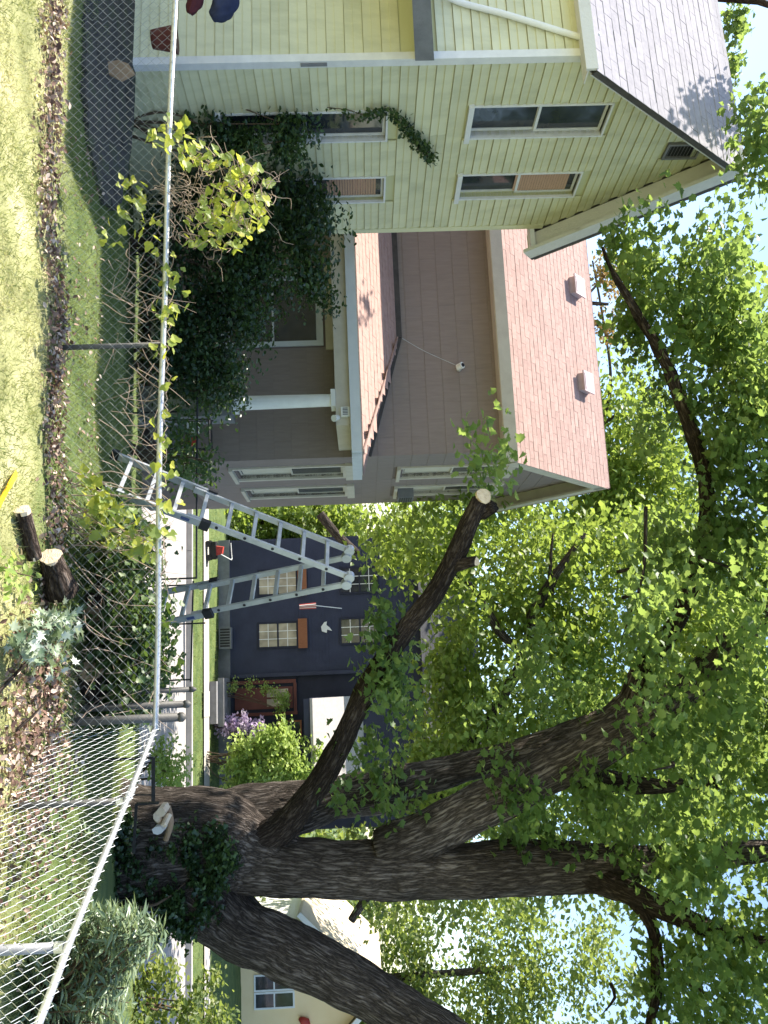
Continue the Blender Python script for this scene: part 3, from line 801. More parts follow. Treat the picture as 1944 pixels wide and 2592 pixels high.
for k_ in range(30):
    a_ = GO - k_ * .305
    MB().hexa([(a_ - .30, GB - .13, GZ - .11), (a_, GB - .13, GZ - .11), (a_, GB + .13, GZ - .11), (a_ - .30, GB + .13, GZ - .11), (a_ - .30, GB - .012, GZ + .022), (a_, GB - .012, GZ + .018), (a_, GB + .012, GZ + .018), (a_ - .30, GB + .012, GZ + .022)]).build('ridge_cap', M_gshing, groof_front)
def roof_vent(a, b):
    p = gslope(a, b); R = math.atan(GS)
    m = MB().hexa([(-.18, -.20, -.02), (.18, -.20, -.02), (.18, .16, -.02), (-.18, .16, -.02), (-.16, -.19, .17), (.16, -.19, .17), (.16, .13, .13), (-.16, .13, .13)])
    m.box((-.21, -.22, .13), (.21, .16, .16))
    o = m.build('roof_vent', M_vent, groof_front, loc=p); o.rotation_euler = (R, 0, 0)
    o['label'] = 'square metal vent near the ridge'
roof_vent(-3.75, 1.55); roof_vent(-1.72, 1.55)
# wall camera with its cable
sc_ = MB().tube([(-1.54, -.01, 4.20), (-1.54, -.06, 4.20), (-1.54, -.11, 4.21)], [.05, .04, .03], 12).build('security_camera', M_white, GH, smooth=True, label='small white camera on the upper wall')
MB().tube([(-1.54, -.10, 4.17), (-1.55, -.18, 4.25)], [.055, .06], 12).build('camera_head', M_white, sc_)
MB().tube([(-1.551, -.181, 4.251), (-1.552, -.19, 4.258)], [.035, .035], 12).build('lens', M_black, sc_)
MB().tube(spline([(-1.6, -.012, 4.18), (-1.9, -.013, 3.6), (-2.2, -.013, 3.15)], .1), .004, 4).build('cable', M_gut, GH)
# porch: hipped roof, beam, gutter, column, floor
PZ, PB, PA = 2.42, -1.55, .34
m = MB()
apL, apR = (-9.0, 0.0, 3.12), (-2.15, 0.0, 3.12)
m.poly([(-9.0, PB, PZ), (PA, PB, PZ), apR, apL]); m.poly([(PA, PB, PZ), (PA, 0, PZ), (.0, 0, PZ + .075), apR])
m.poly([(-9.0, PB, PZ - .06), (-9, 0, PZ - .06), (PA, 0, PZ - .06), (PA, PB, PZ - .06)])
m.quad((-9, PB, PZ - .06), (PA, PB, PZ - .06), (PA, PB, PZ), (-9, PB, PZ)); m.quad((PA, PB, PZ - .06), (PA, 0, PZ - .06), (PA, 0, PZ), (PA, PB, PZ))
pr = m.build('porch_roof', M_beige, GH)
ps = np.array([0, -PB, 3.12 - PZ]); psn = np.linalg.norm(ps)
def hipclip(x, y):
    t = y / psn
    return x > t * (PA + 2.15) - .05
lay_shingles(pr, M_gshing, (PA + .01, PB - .02, PZ), (-1, 0, 0), ps / psn, np.array([0, -(3.12 - PZ), -PB]) / psn, 5.5, psn, .143, .305, 0, lambda x, r: False, 8, clip=hipclip)
dirh = np.array([-(PA + 2.15), 0, .70]); hn = np.linalg.norm(dirh)
lay_shingles(pr, M_gshing, (PA + .02, 0.0, PZ), (0, -1, 0), dirh / hn, np.array([.70, 0, PA + 2.15]) / hn, 1.56, hn, .143, .305, 0, lambda x, r: False, 9, clip=lambda x, y: x < 1.55 * (1 - y / hn) + .02)
MB().bar((PA, PB, PZ + .02), (-2.15, 0, 3.14), .12, .02).build('hip_cap', M_gshing, pr)
MB().bar((-9, -.03, 3.15), (-2.15, -.03, 3.15), .06, .12).bar((-2.15, -.03, 3.15), (0, -.03, 2.52), .06, .12).build('flashing', M_dark, pr)
MB().box((-9, PB - .11, PZ - .17), (PA + .02, PB - .003, PZ - .015)).box((PA + .003, PB - .0, PZ - .17), (PA + .09, -.05, PZ - .015)).build('gutter', M_gut, pr)
MB().box((-9, PB + .06, 2.02), (-.12, PB + .20, PZ - .065)).box((-.26, PB + .20, 2.02), (-.12, -.0, PZ - .065)).build('beam', M_beige, pr)
MB().box((-9, PB + .20, PZ - .09), (-.26, -.0, PZ - .07)).build('porch_ceiling', M_beige, pr)
m = MB().tube([(-.56, PB + .13, .48), (-.56, PB + .13, 1.95)], [.115, .10], 16)
m.box((-.70, PB - .01, 1.95), (-.42, PB + .27, 2.02)).box((-.70, PB - .01, .40), (-.42, PB + .27, .48))
m.build('column', M_white, GH)
MB().box((-.82, PB - .08, -1.6), (-.30, PB + .36, .40)).build('pedestal', M_found, GH)
MB().box((-9, PB - .1, -.85), (-.02, -.015, -.72)).build('porch_floor', M_found, GH)
m = MB().box((-.40, PB - .01, 2.10), (-.24, PB + .05, 2.24)); lt = m.build('porch_light', M_white, GH)
MB().tube([(-.22, PB - .03, 2.06), (-.18, PB - .12, 1.99)], [.04, .055], 10).build('lamp_head', M_white, lt)
for i in range(5): MB().box((-.38 + i * .025, PB - .016, 2.13), (-.37 + i * .025, PB - .011, 2.21)).build('slot', M_black, lt)

# ================================================================== navy house across the street
TB = 0.196
bo = at(1365, 700, 29.5)
BH = thing('navy_house', 'dark navy two-storey house with rust-brown window heads across the street', 'house', (bo[0], bo[1], 0), -TB)
m = MB().box((0, .03, -2.1), (9.5, 6, 4.3)); m.build('wall', M_bluedk, BH)
m = MB(); zz = -2.1
while zz < 4.3:
    m.hexa([(0, -.0, zz), (4.55, -.0, zz), (4.55, .03, zz), (0, .03, zz), (0, .018, zz + .108), (4.55, .018, zz + .108), (4.55, .03, zz + .108), (0, .03, zz + .108)])
    m.hexa([(4.55, -.0, zz), (9.5, -.0, zz), (9.5, .03, zz), (4.55, .03, zz), (4.55, .018, zz + .108), (9.5, .018, zz + .108), (9.5, .03, zz + .108), (4.55, .03, zz + .108)]) if zz > 2.1 or zz < -1.9 else None
    m.hexa([(-.03, .03, zz), (0, .03, zz), (0, 6, zz), (-.03, 6, zz), (-.012, .03, zz + .108), (0, .03, zz + .108), (0, 6, zz + .108), (-.012, 6, zz + .108)])
    zz += .11
o = m.build('siding', M_blue, BH); o['kind'] = 'stuff'
MB().box((-.03, -.03, -3.0), (9.53, 6.03, -2.1)).build('foundation', M_found, BH)
MB().prism([(-.35, -.4, 4.25), (-.35, 3.0, 6.6), (-.35, 6.4, 4.25)], (10.2, 0, 0)).build('roof', M_slate, BH)
def mullion_window(parent, a0, a1, z0, z1, glass, lintel, nx=3, nz=2, split=True):
    win = MB().box((a0 - .03, -.03, z0 - .03), (a0 + .025, .0, z1 + .03)).box((a1 - .025, -.03, z0 - .03), (a1 + .03, .0, z1 + .03)).box((a0 + .025, -.03, z1 - .02), (a1 - .025, .0, z1 + .03)).box((a0 + .025, -.03, z0 - .03), (a1 - .025, .0, z0 + .02)).build('window', M_bluedk, parent)
    zm = (z0 + z1) / 2
    MB().box((a0 + .025, -.028, zm - .022), (a1 - .025, -.004, zm + .022)).build('meeting_rail', M_bluedk, win)
    for s, (za, zb) in enumerate(((z0 + .02, zm - .022), (zm + .022, z1 - .02))):
        for i in range(nx):
            for j in range(nz):
                x0 = a0 + .025 + (a1 - a0 - .05) * i / nx; x1 = a0 + .025 + (a1 - a0 - .05) * (i + 1) / nx
                y0 = za + (zb - za) * j / nz; y1 = za + (zb - za) * (j + 1) / nz
                MB().box((x0 + .008, -.012, y0 + .008), (x1 - .008, -.008, y1 - .008)).build('pane', glass, win)
        mm = MB()
        for i in range(1, nx):
            x = a0 + .025 + (a1 - a0 - .05) * i / nx; mm.box((x - .011, -.024, za), (x + .011, -.006, zb))
        for j in range(1, nz):
            y = za + (zb - za) * j / nz; mm.box((a0 + .03, -.022, y - .011), (a1 - .03, -.0065, y + .011))
        mm.build('muntin', M_white, win)
    if lintel: MB().box((a0 - .10, -.10, z1 + .04), (a1 + .06, -.002, z1 + .34)).build('head_box', M_brown, win, label='rust-brown wooden head over the window')
    return win
M_warm = glass_mat('curtained_glass', (.36, .31, .23), .25)
mullion_window(BH, 1.06, 1.90, -1.13, .16, M_warm, True)
mullion_window(BH, 2.84, 3.66, -1.15, .14, M_warm, True)
mullion_window(BH, 1.08, 1.94, 1.64, 2.93, M_glass, False)
mullion_window(BH, 2.80, 3.64, 1.60, 2.90, M_glass, False)
# entry porch bay
MB().box((4.50, -.10, -2.1), (4.62, .02, 3.2)).build('corner_post', M_blue, BH)
MB().box((4.62, -.02, -1.98), (6.0, .0, .10)).build('porch_recess', M_bluedk, BH)
dr = MB().box((4.95, -.06, -1.95), (5.65, -.02, -.05)).build('front_door', M_door, BH, label='dark red front door')
MB().box((5.02, -.075, -.9), (5.28, -.062, -.2)).box((5.34, -.075, -.9), (5.58, -.062, -.2)).build('door_pane', M_warm, dr)
MB().box((4.72, -.08, -2.05), (4.84, -.0, .06)).box((5.76, -.09, -2.05), (5.86, -.0, .10)).box((4.84, -.08, -.02), (5.76, -.0, .08)).build('door_frame', M_door, dr)
MB().box((4.6, -1.3, -2.3), (6.1, -.1, -2.12)).box((4.7, -1.6, -2.5), (6.0, -1.3, -2.3)).build('porch_step', M_found, BH)
MB().hexa([(5.35, -1.9, .62), (8.4, -1.9, .62), (8.4, .0, 2.15), (5.35, 0, 2.15), (5.35, -1.9, .70), (8.4, -1.9, .70), (8.4, .0, 2.24), (5.35, 0, 2.24)]).build('porch_roof', M_pshing, BH, label='pale grey sloping porch roof')
MB().prism([(5.345, -1.85, .60), (5.345, -.01, 2.1), (5.345, -.01, .60)], (.03, 0, 0)).build('porch_gable', M_blue, BH)
MB().box((5.36, -1.85, .42), (8.4, -1.72, .60)).box((8.25, -1.85, -2.3), (8.4, -1.72, .42)).build('porch_beam', M_blue, BH)
MB().box((6.05, -.06, -.55), (6.7, -.0, .22)).build('porch_window', M_brown, BH)
MB().box((6.1, -.07, -.5), (6.65, -.062, .17)).build('pane', M_glass, BH)
mbx = MB().box((2.95, -.34, -2.42), (3.65, -.02, -2.02)).build('utility_box', M_found, BH, label='grey metal unit at the foot of the navy wall')
for i in range(7): MB().box((2.99 + i * .09, -.346, -2.38), (3.05 + i * .09, -.341, -2.06)).build('slat', M_iron, mbx)

# flag and white ornament on the navy house
def on_blue(u, w, d=.0):
    dd = FW + RT * ((u - 1296) / FOC) + UP * ((w - 972) / FOC)
    nb = np.array([math.sin(TB), math.cos(TB), 0]); o_ = np.array([bo[0], bo[1], 0])
    t = (-d - (EYE - o_) @ nb) / (dd @ nb); return EYE + dd * t
p0 = on_blue(1540, 865, .03); p1 = on_blue(1533, 800, .55)
fl = thing('flag', 'small red and white flag hanging from a pole on the navy wall', 'flag', tuple(p0))
lp = lambda p: tuple(np.array(p) - p0)
MB().tube([lp(p0), lp(p1)], .014, 8).build('pole', M_white, fl)
m = MB(); top = on_blue(1533, 800, .53); bot = on_blue(1536, 758, .50)
K = 7
for k in range(K):
    m2 = MB(); x0 = -.10 + .2 * k / K; x1 = -.10 + .2 * (k + 1) / K
    d = lambda x: .03 * math.sin(x * 40)
    a = np.array(lp(top)); b = np.array(lp(bot))
    m2.hexa([tuple(a + np.array([x0, d(x0), 0])), tuple(a + np.array([x1, d(x1), 0])), tuple(a + np.array([x1, d(x1) + .006, 0])), tuple(a + np.array([x0, d(x0) + .006, 0])),
             tuple(b + np.array([x0 * .8, d(x0), 0])), tuple(b + np.array([x1 * .8, d(x1), 0])), tuple(b + np.array([x1 * .8, d(x1) + .006, 0])), tuple(b + np.array([x0 * .8, d(x0) + .006, 0]))])
    m2.build('stripe', M_red if k % 2 == 0 else M_white, fl)
c = on_blue(1590, 825, .04)
shape = [(-.20, -.05), (-.05, -.16), (.10, -.14), (.16, .02), (.05, .04), (.10, .20), (-.02, .12), (-.10, .02), (-.22, .04)]
o = MB().prism([(x, 0, zz) for x, zz in shape], (0, .04, 0)).build('wall_ornament', M_white, loc=tuple(c))
tag(o, 'small white bird-shaped ornament on the navy wall between the windows', 'ornament')

# ================================================================== pale yellow house far right
PHo = (14.72, 31.1)
PH = thing('pale_house', 'low pale yellow house with white window seen behind the maple limbs', 'house', (*PHo, 0), -.196)
PWd, PE, PK = 4.6, .10, 2.45
m = MB().prism([(0, 0, -2.8), (PWd, 0, -2.8), (PWd, 0, PE), (PWd / 2, 0, PK - .1), (0, 0, PE)], (0, 7, 0)); m.build('wall', M_pale, PH)
MB().box((-.02, -.0, -2.8), (-.004, 7, PE - .03)).build('side_wall_glare', M_pw, PH)  # white skin painting the sun's glare over the yellow side wall
for sgn in (0, 1):
    sx = lambda x: x if sgn == 0 else PWd - x
    q = [(sx(-.45), -.4, PE - .46), (sx(PWd / 2), -.4, PK), (sx(PWd / 2), 7.3, PK), (sx(-.45), 7.3, PE - .46)]
    q = [(sx(-.45), -.4, PE - .45 * (PK - PE) / (PWd / 2)), *q[1:3], (sx(-.45), 7.3, PE - .45 * (PK - PE) / (PWd / 2))]
    pr_ = MB().prism(q, (0, 0, .12)).build('roof', M_proof, PH)
    MB().bar((sx(-.45), -.42, q[0][2] + .04), (sx(PWd / 2), -.42, PK + .04), .04, .18).build('rake_board', M_white, PH)
for a0 in (1.62, 2.20):
    w_ = MB().box((a0 - .04, -.04, -1.98), (a0 + .02, .0, -.55)).box((a0 + .46, -.04, -1.98), (a0 + .52, .0, -.55)).box((a0 + .02, -.04, -.61), (a0 + .46, 0, -.55)).box((a0 + .02, -.04, -1.98), (a0 + .46, 0, -1.92)).box((a0 + .02, -.035, -1.29), (a0 + .46, -.005, -1.24)).build('window', M_white, PH)
    MB().box((a0 + .02, -.012, -1.92), (a0 + .46, -.004, -1.29)).build('pane', M_glass, w_)
    MB().box((a0 + .02, -.012, -1.24), (a0 + .46, -.004, -.61)).build('pane', M_glass, w_)
o = MB().tube([(-.12, 0, -.14), (-.04, 0, -.02), (.02, 0, .10), (.14, .02, .14), (.22, .03, .02)], [.06, .13, .14, .12, .05], 12, rough=.35).build('red_bundle', M_red, loc=tuple(at(2586, 768, 30.3)), smooth=True)
tag(o, 'bright red object against the pale yellow wall at the frame edge', 'bundle')

# ================================================================== chain link fences
def zwire(m, base, ax, x0, x1, z0, z1, h, r, phase, out, bulge):
    n = int((z1 - z0) / h); z0 = z1 - n * h; pts = []
    for i in range(n + 1):
        x = x0 if (i + phase) % 2 == 0 else x1
        z = z0 + i * h
        d = .004 * (1 if (i + phase) % 2 == 0 else -1)
        q = base + ax * x + out * (d + bulge(x, z)); pts.append((q[0], q[1], q[2] + z))
    m.tube(pts, r, 3, cap=False)
def chain_run(parent, p0, p1, ztops, pitch=.0405, r=.0017, bulge=None, zb=0.02, mat=None):
    p0 = np.array([p0[0], p0[1], 0.]); p1 = np.array([p1[0], p1[1], 0.])
    L = np.linalg.norm(p1 - p0); ax = (p1 - p0) / L; out = np.array([-ax[1], ax[0], 0])
    bulge = bulge or (lambda x, z: .012 * math.sin(x * 1.7) * math.sin(z * 3) + .005 * math.sin(x * 7 + z * 5))
    m = MB()
    for k in range(int(L / pitch)):
        ztop = ztops[0] + (ztops[1] - ztops[0]) * k * pitch / L
        zwire(m, p0, ax, k * pitch, (k + 1) * pitch + .002, zb, ztop + .045, pitch, r, k % 2, out, bulge)
    o = m.build('wire_mesh', mat or M_wire, parent); o['kind'] = 'stuff'; return o
def post(parent, p, ztop, r, mat, cap=True, zb=-.35, label=None):
    m = MB().tube([(p[0], p[1], zb), (p[0], p[1], ztop)], r, 14)
    o = m.build('post', mat, parent, smooth=True, label=label)
    if cap: MB().tube([(p[0], p[1], ztop - .05), (p[0], p[1], ztop - .01), (p[0], p[1], ztop + .02)], [r * 1.15, r * 1.15, r * .5], 14).build('cap', M_galv, o)
    return o
A0, A1 = np.array([-6.6, 7.36]), np.array([1.55, 6.46])
railz = lambda x: .73 + (1.55 - x) * .0385
def fence_pt(u, w, off=0.0):
    """point on the vertical plane of the left fence, off metres behind it"""
    d = FW + RT * ((u - 1296) / FOC) + UP * ((w - 972) / FOC)
    n3 = np.array([*nA, 0]); o_ = np.array([*A0, 0])
    return EYE + d * (((o_ - EYE) @ n3 + off) / (d @ n3))
F1 = thing('chain_link_fence', 'low chain link fence with shining top rail along the lawn edge', 'fence', (0, 0, 0))
dA = (A1 - A0) / np.linalg.norm(A1 - A0); nA = np.array([-dA[1], dA[0]])
pa = lambda t: A0 + dA * t
LA = np.linalg.norm(A1 - A0)
rail = []
for t in np.linspace(0, LA, 40):
    q = pa(t); rail.append((q[0], q[1], railz(q[0]) + .012 * math.sin(t * .9) - .006 * math.sin(t * 2.3)))
MB().tube(rail, .0215, 12).build('rail', M_galv, F1, smooth=True)
q = fence_pt(868, 433)
tpost = float((np.array([q[0], q[1]]) - A0) @ dA)
for t in (tpost - 3.75, tpost):
    c = pa(t) + nA * .035
    post(F1, (c[0], c[1]), railz(c[0]) - .022, .021, M_post, cap=False)
chain_run(F1, A0 + nA * -.022, A1 + nA * -.022, (railz(A0[0]), railz(A1[0])), mat=M_wireo)

F2 = thing('chain_link_fence', 'chain link fence with thick white top rail running towards the viewer, lower right', 'fence', (0, 0, 0))
pz = [(1845, 391, .73), (2010, 327, .745), (2190, 254, .76), (2375, 180, .78), (2592, 97, .80)]
pts = [np.array(onz(u, w, z)) for u, w, z in pz]
pts.append(pts[-1] + (pts[-1] - pts[-2]) * 2.6); pts[-1][2] = .82
R2 = spline([tuple(p) for p in pts], .12)
MB().tube([tuple(p) for p in R2], .0195, 14).build('rail', M_galv, F2, smooth=True)
bdir = (pts[-1] - pts[0])[:2]; bdir /= np.linalg.norm(bdir); bn = np.array([bdir[1], -bdir[0]])
if bn @ np.array([-1, 1]) < 0: bn = -bn
bn = -bn
for k_, r in ((1, .0235), (3, .026)):
    c = pts[k_][:2] + bn * .05; zt_ = pts[k_][2]
    o = post(F2, c, zt_ - .022, r, M_postm if k_ == 3 else M_post, cap=False, zb=-.45)
    MB().tube([(c[0], c[1], zt_ - .085), (c[0], c[1], zt_ - .04)], r * 1.12, 14).build('clamp', M_galv, o)
for p, q in zip(pts[:-1], pts[1:]):
    chain_run(F2, p[:2] - bn * .026, q[:2] - bn * .026, (p[2], q[2]), bulge=lambda x, z: .02 * math.sin(x * 2.1) * math.sin(z * 3.2), r=.0017, zb=-.1)
MB().tube([tuple(pts[1] + np.array([*(bdir * -.06), .004])), tuple(pts[1] + np.array([*(bdir * .05), .004]))], .025, 12).build('rail_sleeve', M_galv, F2)

# weathered gate posts where the two fences meet
for (u, w, D, r, top), lab in zip(((1757, 205, 7.2, .022, 482), (1795, 178, 6.9, .028, 468), (1828, 165, 6.75, .034, 455)),
        ('leftmost of three dark posts at the fence corner', 'middle one of three dark posts at the fence corner', 'thick rightmost of three dark posts at the fence corner')):
    q = at(u, w, D); t_ = at(u - 8, top, D)
    o = thing('gate_post', lab, 'post', (q[0], q[1], q[2]), group='dark posts at the fence corner')
    MB().tube([(0, 0, -.45), (0, 0, t_[2] - q[2])], r, 12).build('shaft', M_post, o, smooth=True)
    MB().tube([(0, 0, t_[2] - q[2] - .01), (0, 0, t_[2] - q[2] + .02), (0, 0, t_[2] - q[2] + .045)], [r * 1.12, r * 1.12, r * .35], 12).build('cap', M_post, o, smooth=True)

# black metal frame by the trunk, and pipe railings beyond
def rail_thing(name, label, pts, r, posts, mat=M_iron, cat='railing'):
    o = thing(name, label, cat, tuple(pts[0]))
    l = lambda p: tuple(np.array(p) - np.array(pts[0]))
    MB().tube([l(p) for p in pts], r, 8).build('rail', mat, o)
    for p in posts:
        zb = float(gh(p[0], p[1])) - .05
        MB().tube([l(p), l((p[0], p[1], zb))], r * .9, 8).build('post', mat, o)
    return o
rail_thing('handrail', 'thin dark pipe handrail in front of the grey house porch', [at(640, 494, 11.6), at(900, 500, 11.6), at(1465, 497, 11.6)], .014, [at(640, 494, 11.6), at(1040, 500, 11.6), at(1463, 497, 11.6)])
rail_thing('street_railing', 'low black railing at the edge of the street', [at(1470, 489, 13.5), at(1725, 483, 13.5)], .014, [at(1577, 520, 13.5), at(1720, 483, 13.5), at(1480, 489, 13.5)])
fr = thing('metal_frame', 'small black angle-iron frame beside the maple roots', 'frame', tuple(at(2030, 385, 7.6)))
l0 = np.array(at(2030, 385, 7.6)); L_ = lambda u, w: tuple(np.array(at(u, w, 7.6)) - l0)
MB().bar(L_(1918, 388), L_(2028, 388), .018, .03).build('top_bar', M_iron, fr)
MB().bar(L_(2035, 345), L_(2032, 402), .018, .03, up=(0, 1, 0)).build('upright', M_iron, fr)
MB().bar(L_(2012, 330), L_(2012, 385), .01, .012, up=(0, 1, 0)).build('brace', M_iron, fr)
MB().bar(L_(2035, 345), L_(2160, 338), .016, .024).build('lower_bar', M_iron, fr)
MB().bar(L_(1918, 388), (L_(1918, 388)[0], L_(1918, 388)[1], -1.1), .02, .02, up=(0, 1, 0)).build('upright', M_iron, fr)

# ================================================================== folding ladder behind the fence
At, Bt = np.array(at(1393, 884, 8.62)), np.array(at(1460, 884, 8.28))
Af, Bf = np.array(at(1160, 292, 7.98)), np.array(at(1226, 262, 7.62))
Cf, Df = np.array(at(1522, 335, 9.05)), np.array(at(1590, 312, 8.72))
Ct, Dt = At + np.array([.07, .03, -.03]), Bt + np.array([.07, .03, -.03])
lad0 = np.array([(Af[0] + Df[0]) / 2, (Af[1] + Df[1]) / 2, float(gh((Af[0] + Df[0]) / 2, (Af[1] + Df[1]) / 2))])
LD = thing('folding_ladder', 'aluminium folding ladder standing open as an A-frame behind the fence', 'ladder', tuple(lad0))
ll = lambda p: tuple(np.array(p) - lad0)
wd = (Bt - At) / np.linalg.norm(Bt - At)
for (t0, f0, t1, f1) in ((At, Af, Bt, Bf), (Ct, Cf, Dt, Df)):
    for s, (t, f) in ((-1, (t0, f0)), (1, (t1, f1))):
        d = (f - t) / np.linalg.norm(f - t); mid = t + (f - t) * .60
        MB().bar(ll(t), ll(t + (f - t) * .68), .024, .058, up=tuple(np.cross(d, wd))).build('inner_rail', M_alu, LD)
        o = MB().bar(ll(mid + wd * s * .034), ll(f + wd * s * .05), .026, .068, up=tuple(np.cross(d, wd))).build('outer_rail', M_alu, LD)
        MB().bar(ll(f + wd * s * .05 - d * .02), ll(f + wd * s * .05 + d * .05), .05, .095, up=tuple(np.cross(d, wd))).build('foot', M_black, o)
        MB().bar(ll(mid + wd * s * .034 - d * .03), ll(mid + wd * s * .034 + d * .06), .046, .10, up=tuple(np.cross(d, wd))).build('lock_collar', M_black, o)
        MB().bar(ll(mid + wd * s * .054 + d * .16), ll(mid + wd * s * .054 + d * .24), .004, .03, up=tuple(np.cross(d, wd))).build('sticker', M_blueL, o)
        for k in range(5):
            q = t + (f - t) * (.10 + .115 * k)
            MB().tube([ll(q + wd * s * .014), ll(q + wd * s * .018)], .015, 10).build('rivet', M_black, LD)
        MB().tube([ll(t - wd * .03), ll(t + wd * .03)], .050, 18).build('hinge', M_alu, LD, smooth=False)
    for k in range(9):
        fr_ = .10 + .105 * k
        q0 = t0 + (f0 - t0) * fr_; q1 = t1 + (f1 - t1) * fr_
        if fr_ > .62: q0 = q0 - wd * .04; q1 = q1 + wd * .04
        d = (f0 - t0) / np.linalg.norm(f0 - t0)
        MB().bar(ll(q0), ll(q1), .03, .036, up=tuple(d)).build('rung', M_alu, LD)

# ================================================================== the big maple
MT = thing('maple_tree', 'massive multi-stemmed maple with furrowed bark, right of the frame', 'tree', (3.75, 9.65, -.45))
mt0 = np.array([3.75, 9.65, -.45])
def limb(name, rows, parent, mat=M_bark, sides=26, ridge=.026, rough=.10, seed=0., label=None, step=.07, origin=mt0, flare=None, cap=True):
    """rows: (u, w, depth, radius in photo pixels)"""
    P = np.array([[*(np.array(at(u, w, D)) - origin), r * D / FOC] for u, w, D, r in rows])
    S = spline(P, step)
    m = MB().tube([tuple(p[:3]) for p in S], [max(.004, p[3]) for p in S], int(sides * 1.6), rough=rough, ridge=ridge, seed=seed, flare=flare, cap=cap, ridge_n=20)
    return m.build(name, mat, parent, smooth=True, label=label), S
def rootflare(i, a):
    k = max(0.0, 1 - i / 9.0)
    return 1 + k * k * (.22 + .30 * max(0, math.sin(3 * a + .6)) + .14 * math.sin(5 * a + 2))
limb('trunk', [(2150, 235, 9.6, 165), (2148, 330, 9.55, 158), (2140, 430, 9.5, 142), (2132, 520, 9.5, 130), (2140, 580, 9.5, 118), (2160, 650, 9.5, 96), (2182, 740, 9.5, 80)], MT, seed=3, flare=rootflare, sides=48, ridge=.022)
limb('stem', [(2170, 560, 9.45, 84), (2188, 700, 9.4, 74), (2200, 850, 9.4, 70), (2204, 1000, 9.4, 70), (2202, 1200, 9.4, 66), (2195, 1400, 9.45, 66), (2195, 1520, 9.5, 56), (2186, 1600, 9.6, 46), (2175, 1720, 9.8, 36), (2150, 1980, 10.2, 24)], MT, seed=8, sides=36)
limb('limb', [(2200, 1430, 9.4, 34), (2232, 1525, 9.3, 33), (2290, 1660, 9.1, 27), (2345, 1780, 8.9, 22), (2380, 1900, 8.8, 16), (2400, 2020, 8.7, 10)], MT, M_barkd, seed=9, sides=20)
limb('limb', [(2275, 1600, 9.2, 15), (2320, 1635, 9.1, 14), (2390, 1662, 9.0, 13), (2500, 1664, 8.8, 12), (2620, 1640, 8.6, 10), (2740, 1660, 8.5, 6)], MT, M_barkd, seed=10, sides=14)
limb('stem', [(2170, 440, 9.5, 110), (2270, 520, 9.4, 92), (2345, 600, 9.3, 78), (2388, 690, 9.25, 72), (2440, 795, 9.2, 67), (2497, 905, 9.15, 63), (2560, 1015, 9.1, 59), (2640, 1150, 9.0, 54), (2740, 1340, 8.9, 46), (2860, 1600, 8.8, 34)], MT, seed=12, sides=34)
limb('stem', [(2085, 480, 9.75, 80), (2070, 600, 9.8, 76), (2045, 740, 9.9, 66), (2010, 880, 10.0, 46), (1985, 1000, 10.1, 40), (1950, 1150, 10.2, 37), (1905, 1320, 10.3, 37), (1850, 1480, 10.4, 34), (1788, 1585, 10.4, 30), (1700, 1625, 10.4, 26)], MT, seed=15, sides=30)
limb('limb', [(1790, 1585, 10.4, 24), (1690, 1632, 10.4, 25), (1560, 1720, 10.3, 22), (1430, 1762, 10.2, 21), (1300, 1790, 10.1, 20), (1190, 1780, 10.0, 19), (1090, 1748, 9.9, 18), (930, 1690, 9.8, 15), (780, 1605, 9.7, 11), (690, 1552, 9.6, 7), (625, 1525, 9.55, 3)], MT, M_barkd, seed=18, sides=16)
limb('limb', [(2150, 960, 9.4, 50), (2120, 1060, 9.35, 54), (2062, 1175, 9.3, 56), (2000, 1300, 9.3, 57), (1935, 1420, 9.3, 55), (1870, 1545, 9.3, 52), (1810, 1650, 9.3, 44), (1720, 1760, 9.3, 38), (1600, 1880, 9.3, 34), (1490, 1990, 9.3, 26), (1380, 2140, 9.3, 14)], MT, seed=21, sides=30)
limb('limb', [(1960, 1400, 9.7, 30), (1975, 1530, 9.8, 26), (1990, 1660, 9.9, 20), (1980, 1820, 10, 14)], MT, M_barkd, seed=23, sides=16)
# the sawn-off limb
cl, S = limb('limb', [(2135, 640, 9.35, 44), (2090, 720, 9.3, 37), (2000, 795, 9.2, 33), (1900, 855, 9.1, 30), (1790, 905, 9.0, 28), (1690, 960, 8.9, 27), (1590, 1030, 8.8, 26), (1500, 1100, 8.7, 25), (1400, 1155, 8.6, 24), (1320, 1190, 8.5, 23), (1266, 1217, 8.42, 21)], MT, M_barkd, seed=27, sides=26, label='long sawn-off limb reaching left in front of the grey house', ridge=.012)
e0 = S[-1][:3]; ed = (S[-1][:3] - S[-3][:3]); ed /= np.linalg.norm(ed)
nrm_ = ed * .45 + np.array([-.05, -.80, .26]); nrm_ /= np.linalg.norm(nrm_)
cut_disc('cut_face', e0 + ed * .035 + nrm_ * .035, nrm_, S[-1][3] * .98, M_ring, cl, 'pale fresh saw cut')
st, S2 = limb('stub', [(1300, 1215, 8.5, 20), (1288, 1238, 8.44, 17), (1281, 1250, 8.4, 16)], cl, M_barkd, seed=29, sides=14)
limb('stub', [(1432, 1150, 8.62, 18), (1424, 1185, 8.52, 14), (1420, 1204, 8.46, 13.5)], cl, M_barkd, seed=31, sides=14, ridge=.003)
kp = np.array(at(1420, 1204, 8.46)) - mt0
cut_disc('knot_cut', kp, (-.3, -.8, .5), .048, M_ring, cl)
